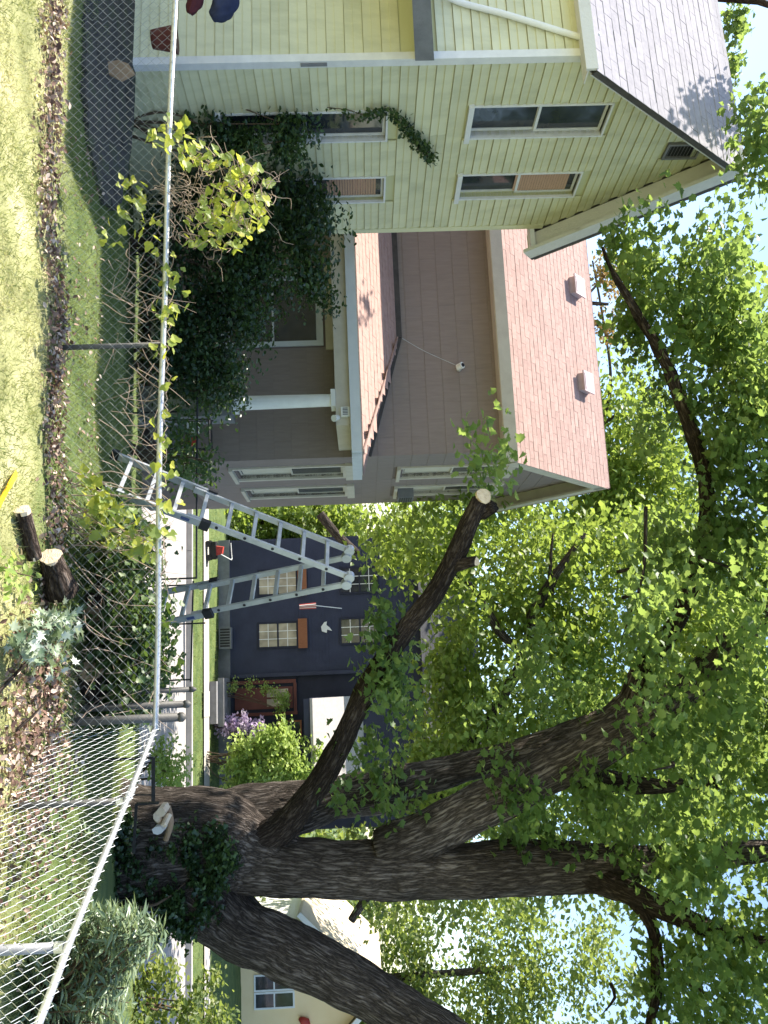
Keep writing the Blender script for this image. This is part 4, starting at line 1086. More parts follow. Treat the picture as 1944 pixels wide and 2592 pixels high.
# small branches
for k in range(9):
    u, w = in_poly([(1500, 1500), (2600, 1500), (2600, 2000), (1100, 2000), (700, 1750), (1100, 1700)], 1)[0]
    D = rng.uniform(7.6, 10.2); du, dw = rng.normal(0, 130), rng.uniform(-140, 60)
    limb('branch', [(u, w, D, 5), (u + du * .5, w + dw * .4 + 18, D - .1, 4), (u + du, w + dw, D - .25, 1.5)], MT, M_barkd, sides=6, ridge=0, rough=0, step=.2)
# crown of the maple
C = []
C.append(region([(1480, 1640), (1650, 1560), (1900, 1600), (2060, 1590), (2180, 1560), (2330, 1640), (2592, 1650), (2800, 1600), (2800, 2350), (1400, 2350), (1400, 1900)], 7.6, 10.6, 185))
C.append(region([(600, 1600), (660, 1620), (760, 1660), (980, 1740), (1250, 1830), (1500, 1760), (1560, 2150), (1050, 2150), (800, 1960), (640, 1890), (560, 1700)], 9.2, 11.0, 128))
C.append(region([(590, 1570), (640, 1610), (800, 1640), (960, 1640), (900, 1590), (700, 1560)], 10.2, 11.2, 10))
C.append(region([(700, 1600), (760, 1630), (930, 1690), (1150, 1720), (1400, 1710), (1620, 1620), (1500, 1600), (1200, 1660), (950, 1620), (760, 1590)], 9.9, 11.2, 15))
C.append(region([(240, 1905), (330, 1860), (430, 1905), (440, 2060), (230, 2060)], 9.6, 10.4, 12))
C.append(region([(1480, 960), (1560, 930), (1640, 900), (1660, 1010), (1520, 1050)], 8.5, 9.0, 2))
C.append(region([(1660, 960), (1740, 940), (1770, 1020), (1700, 1110)], 8.6, 9.2, 5))
C.append(region([(1150, 1190), (1165, 1260), (1200, 1270), (1205, 1190)], 8.5, 8.8, 2))
C.append(region([(1620, 1230), (1900, 1150), (1800, 1500), (1650, 1450)], 9.5, 11, 8))
C.append(region([(1960, 1300), (2140, 1240), (2130, 1520), (1960, 1560)], 8.7, 9.6, 8))
C.append(region([(1890, 900), (2000, 850), (2040, 980), (1930, 1060)], 9.2, 9.6, 4))
cen = np.concatenate(C)
P_, T_ = clump_points(cen, .42, 108, sub=9, subr=.30)
me = leaves_mesh('crown', P_ - mt0, rng.uniform(.06, .125, len(P_)), M_maple, MAPLE, tilt=.75, tint=T_, droop=.5)
o = link('crown', me, MT); o['kind'] = 'stuff'
# the part of the crown that is above the frame, shading the trunk
cen = rng.normal(0, 1, (26, 3)) * np.array([2.6, 2.0, 1.0]) + np.array([4.2, 10.8, 8.8])
P_, T_ = clump_points(cen, .55, 70, sub=7)
o = link('crown', leaves_mesh('crown', P_ - mt0, rng.uniform(.09, .15, len(P_)), M_maple, MAPLE, tilt=.75, tint=T_, droop=.5), MT); o['kind'] = 'stuff'

# ================================================================== trees further back
def far_tree(name, label, base, trunk_rows, crowns, mat, lsize, per, rad, tpl=SIMPLE, bark=M_bark, group='trees beyond the houses'):
    base = np.array(base, float)
    t = thing(name, label, 'tree', tuple(base), group=group)
    for i, rows in enumerate(trunk_rows):
        limb('trunk' if i == 0 else 'limb', rows, t, bark, sides=12 if i == 0 else 9, ridge=.012, seed=i * 3., step=.25, origin=base)
    for i, (cen, mm) in enumerate(crowns):
        P_, T_ = clump_points(cen, rad, per, sub=8, subr=.33)
        o = link('crown', leaves_mesh('crown', P_ - base, rng.uniform(lsize * .7, lsize * 1.25, len(P_)), mm or mat, tpl, tilt=.9, tint=T_, droop=.3), t); o['kind'] = 'stuff'
    return t
def gpt(u, D):
    p = at(u, 600, D); return (p[0], p[1], float(gh(p[0], p[1])))
# mid tree whose limbs fill the space between the grey house and the maple
R1 = region([(1290, 1080), (1380, 960), (1440, 1070), (1540, 1150), (1700, 1110), (1900, 1060), (2080, 1000), (2120, 1300), (2150, 1950), (1700, 2000), (1400, 1850), (1320, 1560), (1240, 1290)], 18.5, 23.5, 290)
R1b = region([(1370, 920), (1400, 980), (1440, 1090), (1330, 1080), (1300, 930)], 21, 24, 9)
far_tree('street_tree', 'leafy sunlit tree with grey limbs between the grey house and the maple', gpt(2060, 21.5),
         [[(2060, 420, 21.5, 34), (2055, 700, 21.4, 28), (2035, 1000, 21.2, 24), (2010, 1250, 21, 18), (1960, 1500, 21, 12)],
          [(2035, 1000, 21.2, 18), (1900, 1180, 20.6, 15), (1740, 1285, 20.2, 14), (1650, 1335, 20, 14), (1560, 1345, 19.8, 13), (1480, 1390, 19.6, 12), (1420, 1430, 19.5, 9), (1350, 1482, 19.4, 5)],
          [(1660, 1325, 20, 11), (1600, 1265, 19.9, 11), (1545, 1235, 19.8, 10), (1480, 1190, 19.7, 6), (1440, 1130, 19.7, 3)],
          [(1560, 1345, 19.8, 6), (1500, 1400, 19.7, 5), (1440, 1402, 19.6, 3)], [(1480, 1390, 19.6, 6), (1400, 1395, 19.5, 4), (1350, 1400, 19.5, 2)]],
         [(R1, None), (R1b, None)], M_far, .17, 150, .95)
R2_ = region([(1000, 1480), (1300, 1500), (1320, 1250), (1290, 1000), (1340, 1100), (1380, 1600), (1400, 1780), (1150, 1760), (950, 1600)], 33, 38, 90)
R2c = region([(590, 1420), (760, 1450), (1000, 1470), (1010, 1620), (900, 1590), (640, 1540)], 26, 29, 22)
far_tree('tall_tree', 'tall light green tree rising behind the grey house roof', gpt(1230, 35),
         [[(1230, 560, 35, 18), (1220, 1200, 35, 14), (1200, 1600, 35, 8)], [(1220, 1300, 35, 8), (1050, 1560, 35, 4)], [(1160, 1500, 35, 7), (980, 1545, 35, 4), (800, 1525, 35, 3), (660, 1500, 35, 2)]],
         [(R2_, None)], M_far, .26, 150, 1.55)
far_tree('browning_tree', 'thin tree with browning leaves just above the grey house ridge', gpt(760, 24),
         [[(760, 500, 24, 10), (760, 1300, 24, 8), (770, 1540, 24, 4)], [(765, 1450, 24, 4), (860, 1550, 24, 2)], [(765, 1470, 24, 4), (690, 1540, 24, 2)]],
         [(region([(660, 1480), (860, 1490), (880, 1560), (700, 1560)], 23.5, 24.5, 12), None)], M_rust, .13, 60, .45)
far_tree('low_tree', 'low bright tree filling the gap beside the grey house corner', gpt(1315, 33),
         [[(1315, 540, 33, 10), (1320, 700, 33, 8), (1325, 860, 33, 5)], [(1400, 905, 25.5, 10), (1350, 850, 25.5, 11), (1300, 810, 25.5, 12)]],
         [(region([(1270, 560), (1370, 580), (1400, 680), (1370, 820), (1330, 960), (1270, 960)], 31.5, 34, 46), None)], M_far, .19, 150, .75)
R3 = region([(2250, 860), (2400, 900), (2560, 860), (2700, 850), (2700, 1430), (2450, 1400), (2330, 1380), (2230, 1400)], 41, 47, 125)
far_tree('backyard_tree', 'broad pale green tree behind the pale yellow house', gpt(2480, 44),
         [[(2480, 560, 44, 16), (2480, 900, 44, 12), (2450, 1300, 44, 7)], [(2330, 890, 30, 10), (2270, 930, 30, 11), (2200, 990, 30, 12)]],
         [(R3, None), (region([(2330, 1420), (2620, 1440), (2640, 1560), (2500, 1600), (2360, 1560)], 41, 45, 11), None)], M_far2, .27, 130, 1.4)
R4 = region([(1900, 940), (2300, 900), (2330, 1500), (2260, 1750), (1900, 1750), (1700, 1850), (1600, 1750), (1750, 1500)], 27, 34, 80)
far_tree('back_tree', 'dense green tree far behind the maple stems', gpt(2000, 31), [[(2000, 540, 31, 20), (2000, 1100, 31, 15), (1980, 1500, 31, 8)]], [(R4, None)], M_far2, .24, 140, 1.5)
R5 = region([(2060, 540), (2270, 560), (2250, 900), (2060, 900)], 34, 38, 18)
far_tree('hedge_tree', 'small green tree glimpsed between the maple trunks', gpt(2080, 36), [[(2080, 560, 36, 8), (2080, 760, 36, 6)]], [(R5, None)], M_far2, .22, 120, .9)
cen = np.concatenate([rng.normal(0, 1, (9, 3)) * np.array([.32, .28, .18]) + np.array([-6.35, 11.35, 8.95]), np.array([at(u, w, 13.6) for u, w in ((30, 1868), (90, 1862), (150, 1872), (190, 1850), (60, 1840), (-60, 1870))]), rng.normal(0, 1, (26, 3)) * np.array([1.2, 1.0, .8]) + np.array([-9.2, 14.2, 8.2])])
far_tree('ridge_tree', 'leaf tips of a tree peeping over the yellow house ridge', (-8.6, 14.6, float(gh(-8.6, 14.6))), [], [(cen, M_maple)], M_maple, .10, 70, .26, tpl=MAPLE)
rt = bpy.data.objects[[o.name for o in COL.objects if o.name.startswith('ridge_tree')][0]]
MB().tube([tuple(q) for q in spline([(0, 0, -.2), (.05, 0, 4), (-.1, -.1, 8), (.3, -.6, 9.4)], .5)], list(np.linspace(.22, .06, len(spline([(0, 0, -.2), (.05, 0, 4), (-.1, -.1, 8), (.3, -.6, 9.4)], .5)))), 12, ridge=.012, rough=.08).build('trunk', M_bark, rt, smooth=True)
MB().tube([(-.1, -.1, 8.2), (1.0, -1.6, 9.7), (2.1, -2.9, 10.0), (2.7, -3.5, 9.9)], [.07, .05, .03, .012], 8).build('limb', M_barkd, rt, smooth=True)
# far-off wood closing the view behind the houses
cen = []
for k in range(170):
    a = rng.uniform(-1.0, 1.0); Dd = rng.uniform(48, 62)
    cen.append((math.sin(a) * Dd, math.cos(a) * Dd, rng.uniform(-2, 5.5)))
P_, T_ = clump_points(cen, 2.6, 70, sub=8)
o = link('far_wood', leaves_mesh('far_wood', P_, rng.uniform(.35, .6, len(P_)), M_far2, SIMPLE, tilt=.9, tint=T_)); tag(o, 'distant green wood closing the view behind the houses', kind='stuff')

# ================================================================== shrubs and climbers
def shrub(name, label, base, cen, mat, lsize, per, rad, tpl, stems=7, cat='shrub', tilt=.9, group=None, squash=.8):
    base = np.array(base, float)
    t = thing(name, label, cat, tuple(base), group=group)
    m = MB(); cc = np.array(cen)
    for k in range(stems):
        tgt = cc[rng.integers(len(cc))] - base
        mid = tgt * .5 + rng.normal(0, .12, 3)
        S = spline([(rng.normal(0, .08), rng.normal(0, .08), -.05), tuple(mid), tuple(tgt)], .15)
        m.tube([tuple(p) for p in S], list(np.linspace(.022, .005, len(S))), 6, cap=False)
    m.build('stems', M_stem, t, smooth=True)
    P_, T_ = clump_points(cen, rad, per, sub=8, subr=.36, squash=squash)
    o = link('foliage', leaves_mesh('foliage', P_ - base, rng.uniform(lsize * .7, lsize * 1.25, len(P_)), mat, tpl, tilt=tilt, tint=T_, droop=.3), t); o['kind'] = 'stuff'
    return t
def gp(u, D):
    p = at(u, 400, D); return (p[0], p[1], float(gh(p[0], p[1])))
shrub('holly_shrub', 'big dark evergreen shrub against the yellow house and grey porch', gp(610, 11.3),
      np.concatenate([region([(330, 470), (370, 700), (470, 800), (540, 850), (660, 850), (760, 780), (790, 660), (800, 380), (330, 380)], 10.7, 11.9, 105),
                      region([(540, 760), (700, 800), (780, 840), (740, 760), (620, 720)], 11.2, 11.9, 10)]), M_holly, .075, 150, .34, OVAL, 14)
shrub('wall_shrub', 'narrow dark shrub climbing beside the lower left window of the yellow house', gp(310, 10.3),
      region([(265, 480), (280, 640), (330, 790), (400, 760), (380, 470)], 10.15, 10.5, 26), M_holly, .065, 120, .20, OVAL, 8)
shrub('porch_shrub', 'lower dark shrub with lit tips in front of the grey porch column', gp(900, 11.8),
      region([(780, 400), (790, 640), (850, 690), (900, 640), (960, 600), (1010, 620), (1010, 400)], 11.2, 12.2, 60), M_holly, .07, 130, .30, OVAL, 10)
shrub('corner_shrub', 'loose green weeds at the grey house corner behind the ladder', gp(1150, 11.5),
      region([(1060, 440), (1090, 520), (1130, 560), (1190, 590), (1220, 500), (1200, 430)], 10.8, 11.8, 14), M_ivy, .08, 70, .24, OVAL, 8)
# ivy strand hanging on the yellow gable
strand = [at(u, w, D) for u, w, D in ((272, 828, 10.32), (278, 880, 10.34), (290, 925, 10.38), (275, 962, 10.34), (285, 1000, 10.36), (318, 1030, 10.45), (350, 1055, 10.55), (380, 1080, 10.65), (402, 1095, 10.7))]
v0 = np.array(strand[0]); off = np.array([math.cos(TY), -math.sin(TY), 0]) * .05
def onY(p):
    d = np.array(p) - EYE; na = np.array([math.cos(TY), -math.sin(TY), 0]); o_ = np.array([-4.99, 9.5, 0])
    return EYE + d * (((o_ - EYE) @ na + .035) / (d @ na))
strand = [onY(p) for p in strand]; v0 = strand[0]
vt = thing('wall_vine', 'dark ivy strand hanging on the yellow gable between the windows', 'vine', tuple(v0))
S = spline([tuple(p - v0) for p in strand], .05)
MB().tube([tuple(p) for p in S], .006, 5, cap=False).build('stem', M_stem, vt)
k = 620; idx = np.clip((rng.beta(2.2, 1.4, k) * len(S)).astype(int), 0, len(S) - 1)
P_ = S[idx] + rng.normal(0, .05, (k, 3)) * np.array([.5, 1, 1]) + off
o = link('foliage', leaves_mesh('foliage', P_, rng.uniform(.03, .055, k), M_holly, IVY, tilt=1.6), vt); o['kind'] = 'stuff'

bs = shrub('lilac_bush', 'bright lime green bush in front of the navy house porch roof', gpt(1915, 26.2),
      region([(1835, 640), (1850, 720), (1880, 800), (1940, 815), (1985, 790), (2000, 650), (1990, 560), (1900, 580)], 25.6, 26.8, 60), M_bright, .15, 110, .38, OVAL, 10, cat='bush')
shrub('flowering_vine', 'green and rust climber arching over the navy house entrance', gpt(1745, 28.0),
      np.array([at(u, w, 28.0) for u, w in ((1738, 545), (1734, 590), (1735, 635), (1740, 670), (1755, 695), (1770, 712), (1785, 722), (1760, 722), (1795, 705))]), M_bright, .09, 110, .22, OVAL, 5, cat='vine')
o = shrub('flower_bed', 'lilac flowers in a narrow row before the navy house', gpt(1838, 27.3),
      np.array([at(u, w, 27.3) for u, w in ((1835, 556), (1836, 575), (1838, 595), (1838, 618), (1840, 640), (1842, 655), (1850, 665), (1826, 590), (1828, 620), (1846, 640))]), M_flower, .11, 130, .26, OVAL, 4, cat='flowers')
sq = thing('yard_sign', 'small square cream frame standing by the lime green bush', 'sign', tuple(at(1947, 560, 26.8)))
MB().bar((0, 0, -.1), (0, 0, .35), .03, .03, up=(0, 1, 0)).build('stake', M_found, sq)
MB().box((-.20, -.02, .32), (.20, .02, .40)).box((-.20, -.02, .66), (.20, .02, .74)).box((-.20, -.02, .40), (-.12, .02, .66)).box((.12, -.02, .40), (.20, .02, .66)).build('frame', M_beige, sq)
MB().box((-.12, -.005, .40), (.12, .01, .66)).build('panel', M_black, sq)

# ivy at the foot of the maple and silvery weeds behind the right fence
shrub('trunk_ivy', 'dark ivy wrapped round the foot of the maple trunk', (3.9, 8.9, float(gh(3.9, 8.9))),
      np.concatenate([region([(2110, 330), (2150, 470), (2180, 560), (2260, 580), (2340, 540), (2370, 420), (2340, 290), (2080, 290), (2050, 360)], 8.85, 9.05, 66), region([(2070, 470), (2120, 560), (2200, 600), (2180, 480)], 8.85, 9.0, 12)]), M_holly, .05, 80, .12, IVY, 2, cat='ivy')
def weeds(name, label, cen, base, per=16, size=(.11, .22)):
    """tufts of long drooping leaves"""
    base = np.array(base, float); t = thing(name, label, 'weeds', tuple(base))
    P = []; Dd = []
    m = MB()
    for c in cen:
        c = np.array(c) - base
        m.tube([tuple(c * .3 + np.array([0, 0, -.1])), tuple(c * .7 + rng.normal(0, .03, 3)), tuple(c)], [.007, .005, .003], 5, cap=False)
        for k in range(per):
            a = rng.uniform(0, 2 * math.pi); el = rng.uniform(-.5, .5)
            Dd.append((math.cos(a), math.sin(a), el)); P.append(c + np.array([0, 0, rng.uniform(-.16, .03)]))
    m.build('stems', M_stem, t)
    o = link('foliage', leaves_mesh('foliage', P, rng.uniform(*size, len(P)), M_pale_l, LANCE, tilt=.5, dirs=Dd), t); o['kind'] = 'stuff'
weeds('weed_patch', 'tall silvery weeds with drooping leaves behind the right fence', region([(2300, 200), (2300, 400), (2400, 415), (2480, 330), (2560, 330), (2700, 300), (2700, 60), (2420, 90)], 5.4, 6.6, 330), (3.3, 5.9, 0), per=20, size=(.06, .13))
weeds('weed_patch', 'low shaded weeds under the maple behind the right fence', region([(2050, 60), (2100, 260), (2300, 250), (2350, 40), (2200, 0)], 6.3, 7.8, 70), (2.7, 6.7, 0), per=16, size=(.05, .11))
shrub('fence_bush', 'yellow-green bush at the right frame edge below the pale house', gp(2520, 12.5),
      region([(2440, 480), (2480, 560), (2560, 600), (2680, 580), (2680, 330), (2450, 340)], 12, 13.2, 26), M_far2, .10, 100, .30, OVAL, 6, cat='bush')
shrub('road_weeds', 'green weeds along the near edge of the street', gpt(1960, 14.5),
      region([(1890, 400), (1900, 450), (2010, 470), (2040, 410), (1960, 390)], 13.8, 15, 18), M_bright, .09, 60, .25, OVAL, 5, cat='weeds')

# ------------------------------------------------------------------ vine heap on the fence with single leaves
vleaf = bpy.data.meshes.new('leaf'); vleaf.from_pydata([tuple(p) for p in IVY[0]], [], [tuple(int(i) for i in f) for f in IVY[1]]); vleaf.materials.append(M_vine)
def place_leaf(parent, p, size, org):
    o = bpy.data.objects.new('leaf', vleaf); COL.objects.link(o); o.parent = parent
    n = Vector((rng.normal(0, .9), rng.normal(-.5, .7), 1.0)).normalized()
    q = n.to_track_quat('Z', 'Y').to_matrix().to_4x4() @ Matrix.Rotation(rng.uniform(0, 6.28), 4, 'Z')
    o.matrix_local = Matrix.Translation(Vector(np.array(p) - org)) @ q @ Matrix.Scale(size, 4)
vb = np.array([*fence_pt(520, 440)[:2], 0.0])
VH = thing('fence_vine', 'heap of sunlit yellow-green vine and dry stems over the fence top rail', 'vine', tuple(vb))
m = MB()
for k in range(180):                                           # looping dry stems
    u, w = in_poly([(380, 450), (400, 610), (470, 690), (560, 680), (640, 560), (620, 440), (480, 400)], 1)[0]
    c = np.array(at(u, w, rng.uniform(6.85, 7.25))) - vb
    pts = [c]; d = rng.normal(0, 1, 3)
    for j in range(4):
        d = d * .6 + rng.normal(0, .7, 3); pts.append(pts[-1] + d / (np.linalg.norm(d) + .1) * rng.uniform(.05, .11))
    S = spline(pts, .03)
    m.tube([tuple(p) for p in S], list(np.linspace(.0032, .0016, len(S))), 4, cap=False)
o = m.build('stems', M_twig, VH); o['kind'] = 'stuff'
q = np.concatenate([in_poly([(400, 450), (360, 480), (380, 600), (450, 680), (520, 690), (600, 650), (640, 600), (610, 440), (520, 470), (480, 520)], 215),
                    in_poly([(290, 400), (360, 360), (400, 440), (350, 490), (300, 460)], 34), in_poly([(440, 300), (620, 260), (640, 400), (480, 410)], 40)])
for u, w in q:
    place_leaf(VH, at(u, w, rng.uniform(6.75, 7.25)), rng.uniform(.05, .105), vb)
# leaves strung along the rail and down the wires
RV = thing('rail_vine', 'sparse pale green vine leaves strung along the fence rail past the post', 'vine', tuple(vb + np.array([2.2, -.3, 0])))
rv0 = vb + np.array([2.2, -.3, 0])
m = MB(); S = []
for u in np.linspace(640, 1480, 60):
    p = fence_pt(u, 447 - .024 * u + rng.normal(0, 6), rng.uniform(-.05, .03)); S.append(p - rv0)
m.tube([tuple(p) for p in S], .0032, 5, cap=False)
m.build('stem', M_twig, RV)
for u in np.concatenate([rng.uniform(640, 1180, 46), rng.uniform(1120, 1380, 20)]):
    w = 447 - .024 * u + rng.normal(0, 18)
    place_leaf(RV, fence_pt(u, w, -rng.uniform(0, .12)), rng.uniform(.05, .10), rv0)
LV = thing('ladder_vine', 'pale leafy vine climbing the fence in front of the ladder legs', 'vine', tuple(onz(1290, 200, 0)))
lv0 = np.array(onz(1290, 200, 0)); m = MB()
for k in range(16):
    u = rng.uniform(1190, 1420)
    S = spline([tuple(np.array(at(u, 180, 6.8)) - lv0), tuple(np.array(at(u + rng.normal(0, 50), 280, 6.75)) - lv0), tuple(np.array(at(u + rng.normal(0, 80), 410, 6.7)) - lv0)], .08)
    m.tube([tuple(p) for p in S], list(np.linspace(.006, .003, len(S))), 5, cap=False)
o = m.build('stems', M_twig, LV); o['kind'] = 'stuff'
for u, w in np.concatenate([in_poly([(1190, 230), (1240, 260), (1330, 380), (1420, 420), (1420, 330), (1300, 230)], 95), in_poly([(1180, 200), (1350, 210), (1400, 300), (1220, 240)], 40)]):
    place_leaf(LV, at(u, w, rng.uniform(6.45, 6.9)), rng.uniform(.05, .105), lv0)
# thicket further right along the fence
shrub('fence_thicket', 'tangled green thicket behind the fence right of the ladder', (.9, 7.5, -.02),
      region([(1260, 260), (1340, 400), (1500, 415), (1700, 405), (1800, 370), (1850, 250), (1760, 215), (1500, 230)], 6.9, 8.2, 125), M_ivy, .055, 85, .19, IVY, 26, cat='thicket')
def dry_stems(name, label, poly, D0, D1, n, base, r=.004, up=.6, ln=.4):
    base = np.array(base, float); m = MB()
    for k in range(n):
        u, w = in_poly(poly, 1)[0]; c = np.array(at(u, w, rng.uniform(D0, D1))) - base
        d = np.array([rng.normal(0, .6), rng.normal(0, .3), up + rng.normal(0, .5)]); d /= np.linalg.norm(d); L = ln * rng.uniform(.5, 1.3)
        S = spline([tuple(c - d * L * .5), tuple(c + rng.normal(0, .05, 3)), tuple(c + d * L * .5 + rng.normal(0, .09, 3))], .05)
        m.tube([tuple(p) for p in S], list(np.linspace(r, r * .45, len(S))), 4, cap=False)
    o = m.build(name, M_twig, loc=tuple(base)); tag(o, label, 'dry stems'); return o
dry_stems('dry_vine', 'dry beige vine stems woven through the fence left of the ladder', [(640, 300), (700, 420), (1180, 415), (1180, 300), (1000, 290), (820, 280)], 6.65, 7.15, 52, (-.8, 6.8, 0), r=.003)
dry_stems('dry_brush', 'dry brown brush tangled in the thicket behind the fence', [(1330, 200), (1330, 400), (1800, 400), (1800, 200)], 6.6, 7.8, 110, (.9, 7.1, 0), r=.0032)

# ================================================================== ground cover: litter, lawn, tufts
n = 5200
t = rng.uniform(-.5, LA + .2, n); dd = rng.normal(-.10, .13, n) + .10 * np.sin(t * 1.3) + .05 * np.sin(t * 4.1)
P_ = np.array([[*(pa(a) + nA * b), 0] for a, b in zip(t, dd)])
k2 = 2400                                                        # deeper drift near the fence corner
Q = np.stack([rng.normal(1.55, .5, k2), rng.normal(5.95, .42, k2), np.zeros(k2)], 1)
P_ = np.concatenate([P_, Q]); P_[:, 2] = gh(P_[:, 0], P_[:, 1]) + rng.uniform(.0, .05, len(P_))
for i in range(len(P_)): P_[i, 2] += noise.noise(Vector((P_[i, 0] * .9, P_[i, 1] * .9, 3))) * .05
o = link('leaf_litter', leaves_mesh('leaf_litter', P_, rng.uniform(.02, .065, len(P_)), M_litter, OVAL, tilt=1.0)); tag(o, 'band of dead brown leaves along the foot of the fence', kind='stuff')
n = 150000
X = rng.uniform(-6.2, 3.2, n); Y = rng.uniform(4.6, 10.2, n)
keep = rng.uniform(0, 1, n) < np.clip(1.25 - (Y - 6) * .16, .25, 1)
df = (np.stack([X, Y], 1) - A0) @ nA
keep &= (np.abs(df + .12) > .16) | (rng.uniform(0, 1, n) < .12)
X, Y = X[keep], Y[keep]; n = len(X)
Zg = gh(X, Y) + np.array([noise.noise(Vector((x * .9, y * .9, 3))) * .05 for x, y in zip(X, Y)]) - .004
patch = np.array([noise.noise(Vector((x * 1.1, y * 1.1, 20))) for x, y in zip(X, Y)])
a = rng.uniform(0, 2 * np.pi, n)
dirs = np.stack([np.cos(a) * .9, np.sin(a) * .9, rng.uniform(.35, 1.3, n)], 1)
tpl = (np.array([(-.045, 0, 0), (.045, 0, 0), (.0, 1, .0)]), np.array([(0, 1, 2)]))
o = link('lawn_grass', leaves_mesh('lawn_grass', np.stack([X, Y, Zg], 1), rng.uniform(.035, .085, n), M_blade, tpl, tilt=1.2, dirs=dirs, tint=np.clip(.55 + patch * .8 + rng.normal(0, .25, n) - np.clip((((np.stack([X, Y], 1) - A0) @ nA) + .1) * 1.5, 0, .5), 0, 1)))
tag(o, 'mown straw-green lawn grass on both sides of the fence', kind='stuff')
# far verge and bank grass
n = 26000
S_ = np.concatenate([rng.uniform(9.5, 17.5, n // 2), rng.uniform(25.1, 26.6, n // 4), rng.uniform(27.7, 29.6, n // 4)]); T2 = rng.uniform(-8, 14, len(S_))
X = S_ * SA + T2 * CA; Y = S_ * CA - T2 * SA
a = rng.uniform(0, 2 * np.pi, len(X)); dirs = np.stack([np.cos(a), np.sin(a), rng.uniform(.5, 1.4, len(X))], 1)
o = link('bank_grass', leaves_mesh('bank_grass', np.stack([X, Y, gh(X, Y) - .01], 1), rng.uniform(.08, .16, len(X)), M_blade, tpl, tilt=1.2, dirs=dirs, tint=rng.uniform(0, .4, len(X)))); tag(o, 'longer grass on the bank and street verges', kind='stuff')

# ================================================================== logs, branches and odds and ends
def log(name, label, p0, p1, r0, r1, cut=M_ring, bark=M_log, cat='log', face=None):
    p0 = np.array(p0, float); p1 = np.array(p1, float)
    o = thing(name, label, cat, tuple(p0))
    S = spline([(0, 0, 0, r0), *[tuple((p1 - p0) * k) + (r0 + (r1 - r0) * k,) for k in (.33, .66, 1.)]], .03)
    MB().tube([tuple(q[:3]) for q in S], [q[3] for q in S], 26, rough=.10, ridge=r0 * .07, seed=p0[0] * 7, ridge_n=12).build('bark', bark, o, smooth=True)
    d = (p1 - p0) / np.linalg.norm(p1 - p0); a = np.cross(d, [0, 0, 1.]); a /= np.linalg.norm(a); b = np.cross(d, a)
    for c, r, sg_ in ((np.zeros(3), r0, -1), (p1 - p0, r1, 1)): cut_disc('cut_face', c + d * sg_ * .004, d * sg_, r * .97, cut, o)
    return o
def gl(u, w, lift):
    p = onz(u, w, lift); return (p[0], p[1], lift)
log('log', 'thin short log lying on the lawn with a bright cut end', gl(1290, 56, .06), tuple(np.array(gl(1290, 56, .06)) + np.array([.33, .19, 0])), .056, .052)
log('log', 'thick log lying on the leaf strip with a bright white cut end', gl(1408, 128, .11), tuple(np.array(gl(1408, 128, .11)) + np.array([.27, .22, -.01])), .080, .118)
log('log', 'rotting log behind the fence with a round brown end', at(1555, 228, 7.05), at(1440, 262, 7.5), .085, .07, M_ringo)
log('log', 'old log behind the fence nearest the dark posts', at(1700, 228, 6.9), at(1790, 225, 7.2), .10, .09, M_ringo)
log('log', 'mossy log leaning in the thicket below the rail', at(1625, 300, 7.2), at(1450, 250, 7.5), .055, .045, M_ringo)
for (u, w, sx, sz, rot), lab in zip(((2050, 410, .10, .08, .3), (2068, 398, .09, .06, -.5), (2096, 402, .08, .09, .2), (2078, 418, .08, .05, .9)),
        ('whitest wood chunk at the foot of the maple', 'orange split wood chunk leaning on the maple roots', 'grey flat wood chunk nearest the maple trunk', 'small wood chunk lying on top of the others by the maple')):
    rr_ = random.Random(int(u * 7 + w))
    prof = [(sx * math.cos(t) * rr_.uniform(.75, 1.1), sz * math.sin(t) * rr_.uniform(.75, 1.1)) for t in np.linspace(0, 2 * math.pi, 7, endpoint=False)]
    o = MB().prism([(x * .62, -.05, zz * .62) for x, zz in prof], (.02, .12, .015)).build('wood_chunk', M_wood if u != 2096 else M_soff, loc=tuple(at(u, w, 8.35))); o.rotation_euler = (.2 * rot, .1, rot)
    tag(o, lab, 'wood chunk', 'sawn wood at the foot of the maple')
o = MB().tube([tuple(p) for p in spline([at(2040, 425, 8.45), at(2085, 432, 8.45), at(2125, 420, 8.5)], .04)], [.03] * len(spline([at(2040, 425, 8.45), at(2085, 432, 8.45), at(2125, 420, 8.5)], .04)), 10, rough=.2).build('root_plank', M_oldwood)
tag(o, 'split brown strip of wood above the wood chunks', 'wood strip')
# long bare sticks
def stick(label, pts, r):
    S = spline(pts, .05); b = S[0].copy()
    o = MB().tube([tuple(p - b) for p in S], list(np.linspace(r, r * .6, len(S))), 8, rough=.15).build('stick', M_barkd, loc=tuple(b), smooth=True); tag(o, label, 'stick')
stick('dark bare stick slanting across the lawn at the bottom edge', [gl(1780, -30, .05), gl(1700, 45, .09), gl(1655, 88, .12), gl(1640, 80, .10), gl(1600, 82, .10)], .014)
stick('thin dark stick among the brown leaves by the corner', [gl(1850, 40, .05), gl(1800, 95, .10), gl(1760, 130, .14)], .010)
stick('pale curved root lying on the lawn at left', [gl(640, 72, .01), gl(700, 82, .012), gl(745, 62, .01), gl(800, 30, .01)], .010)
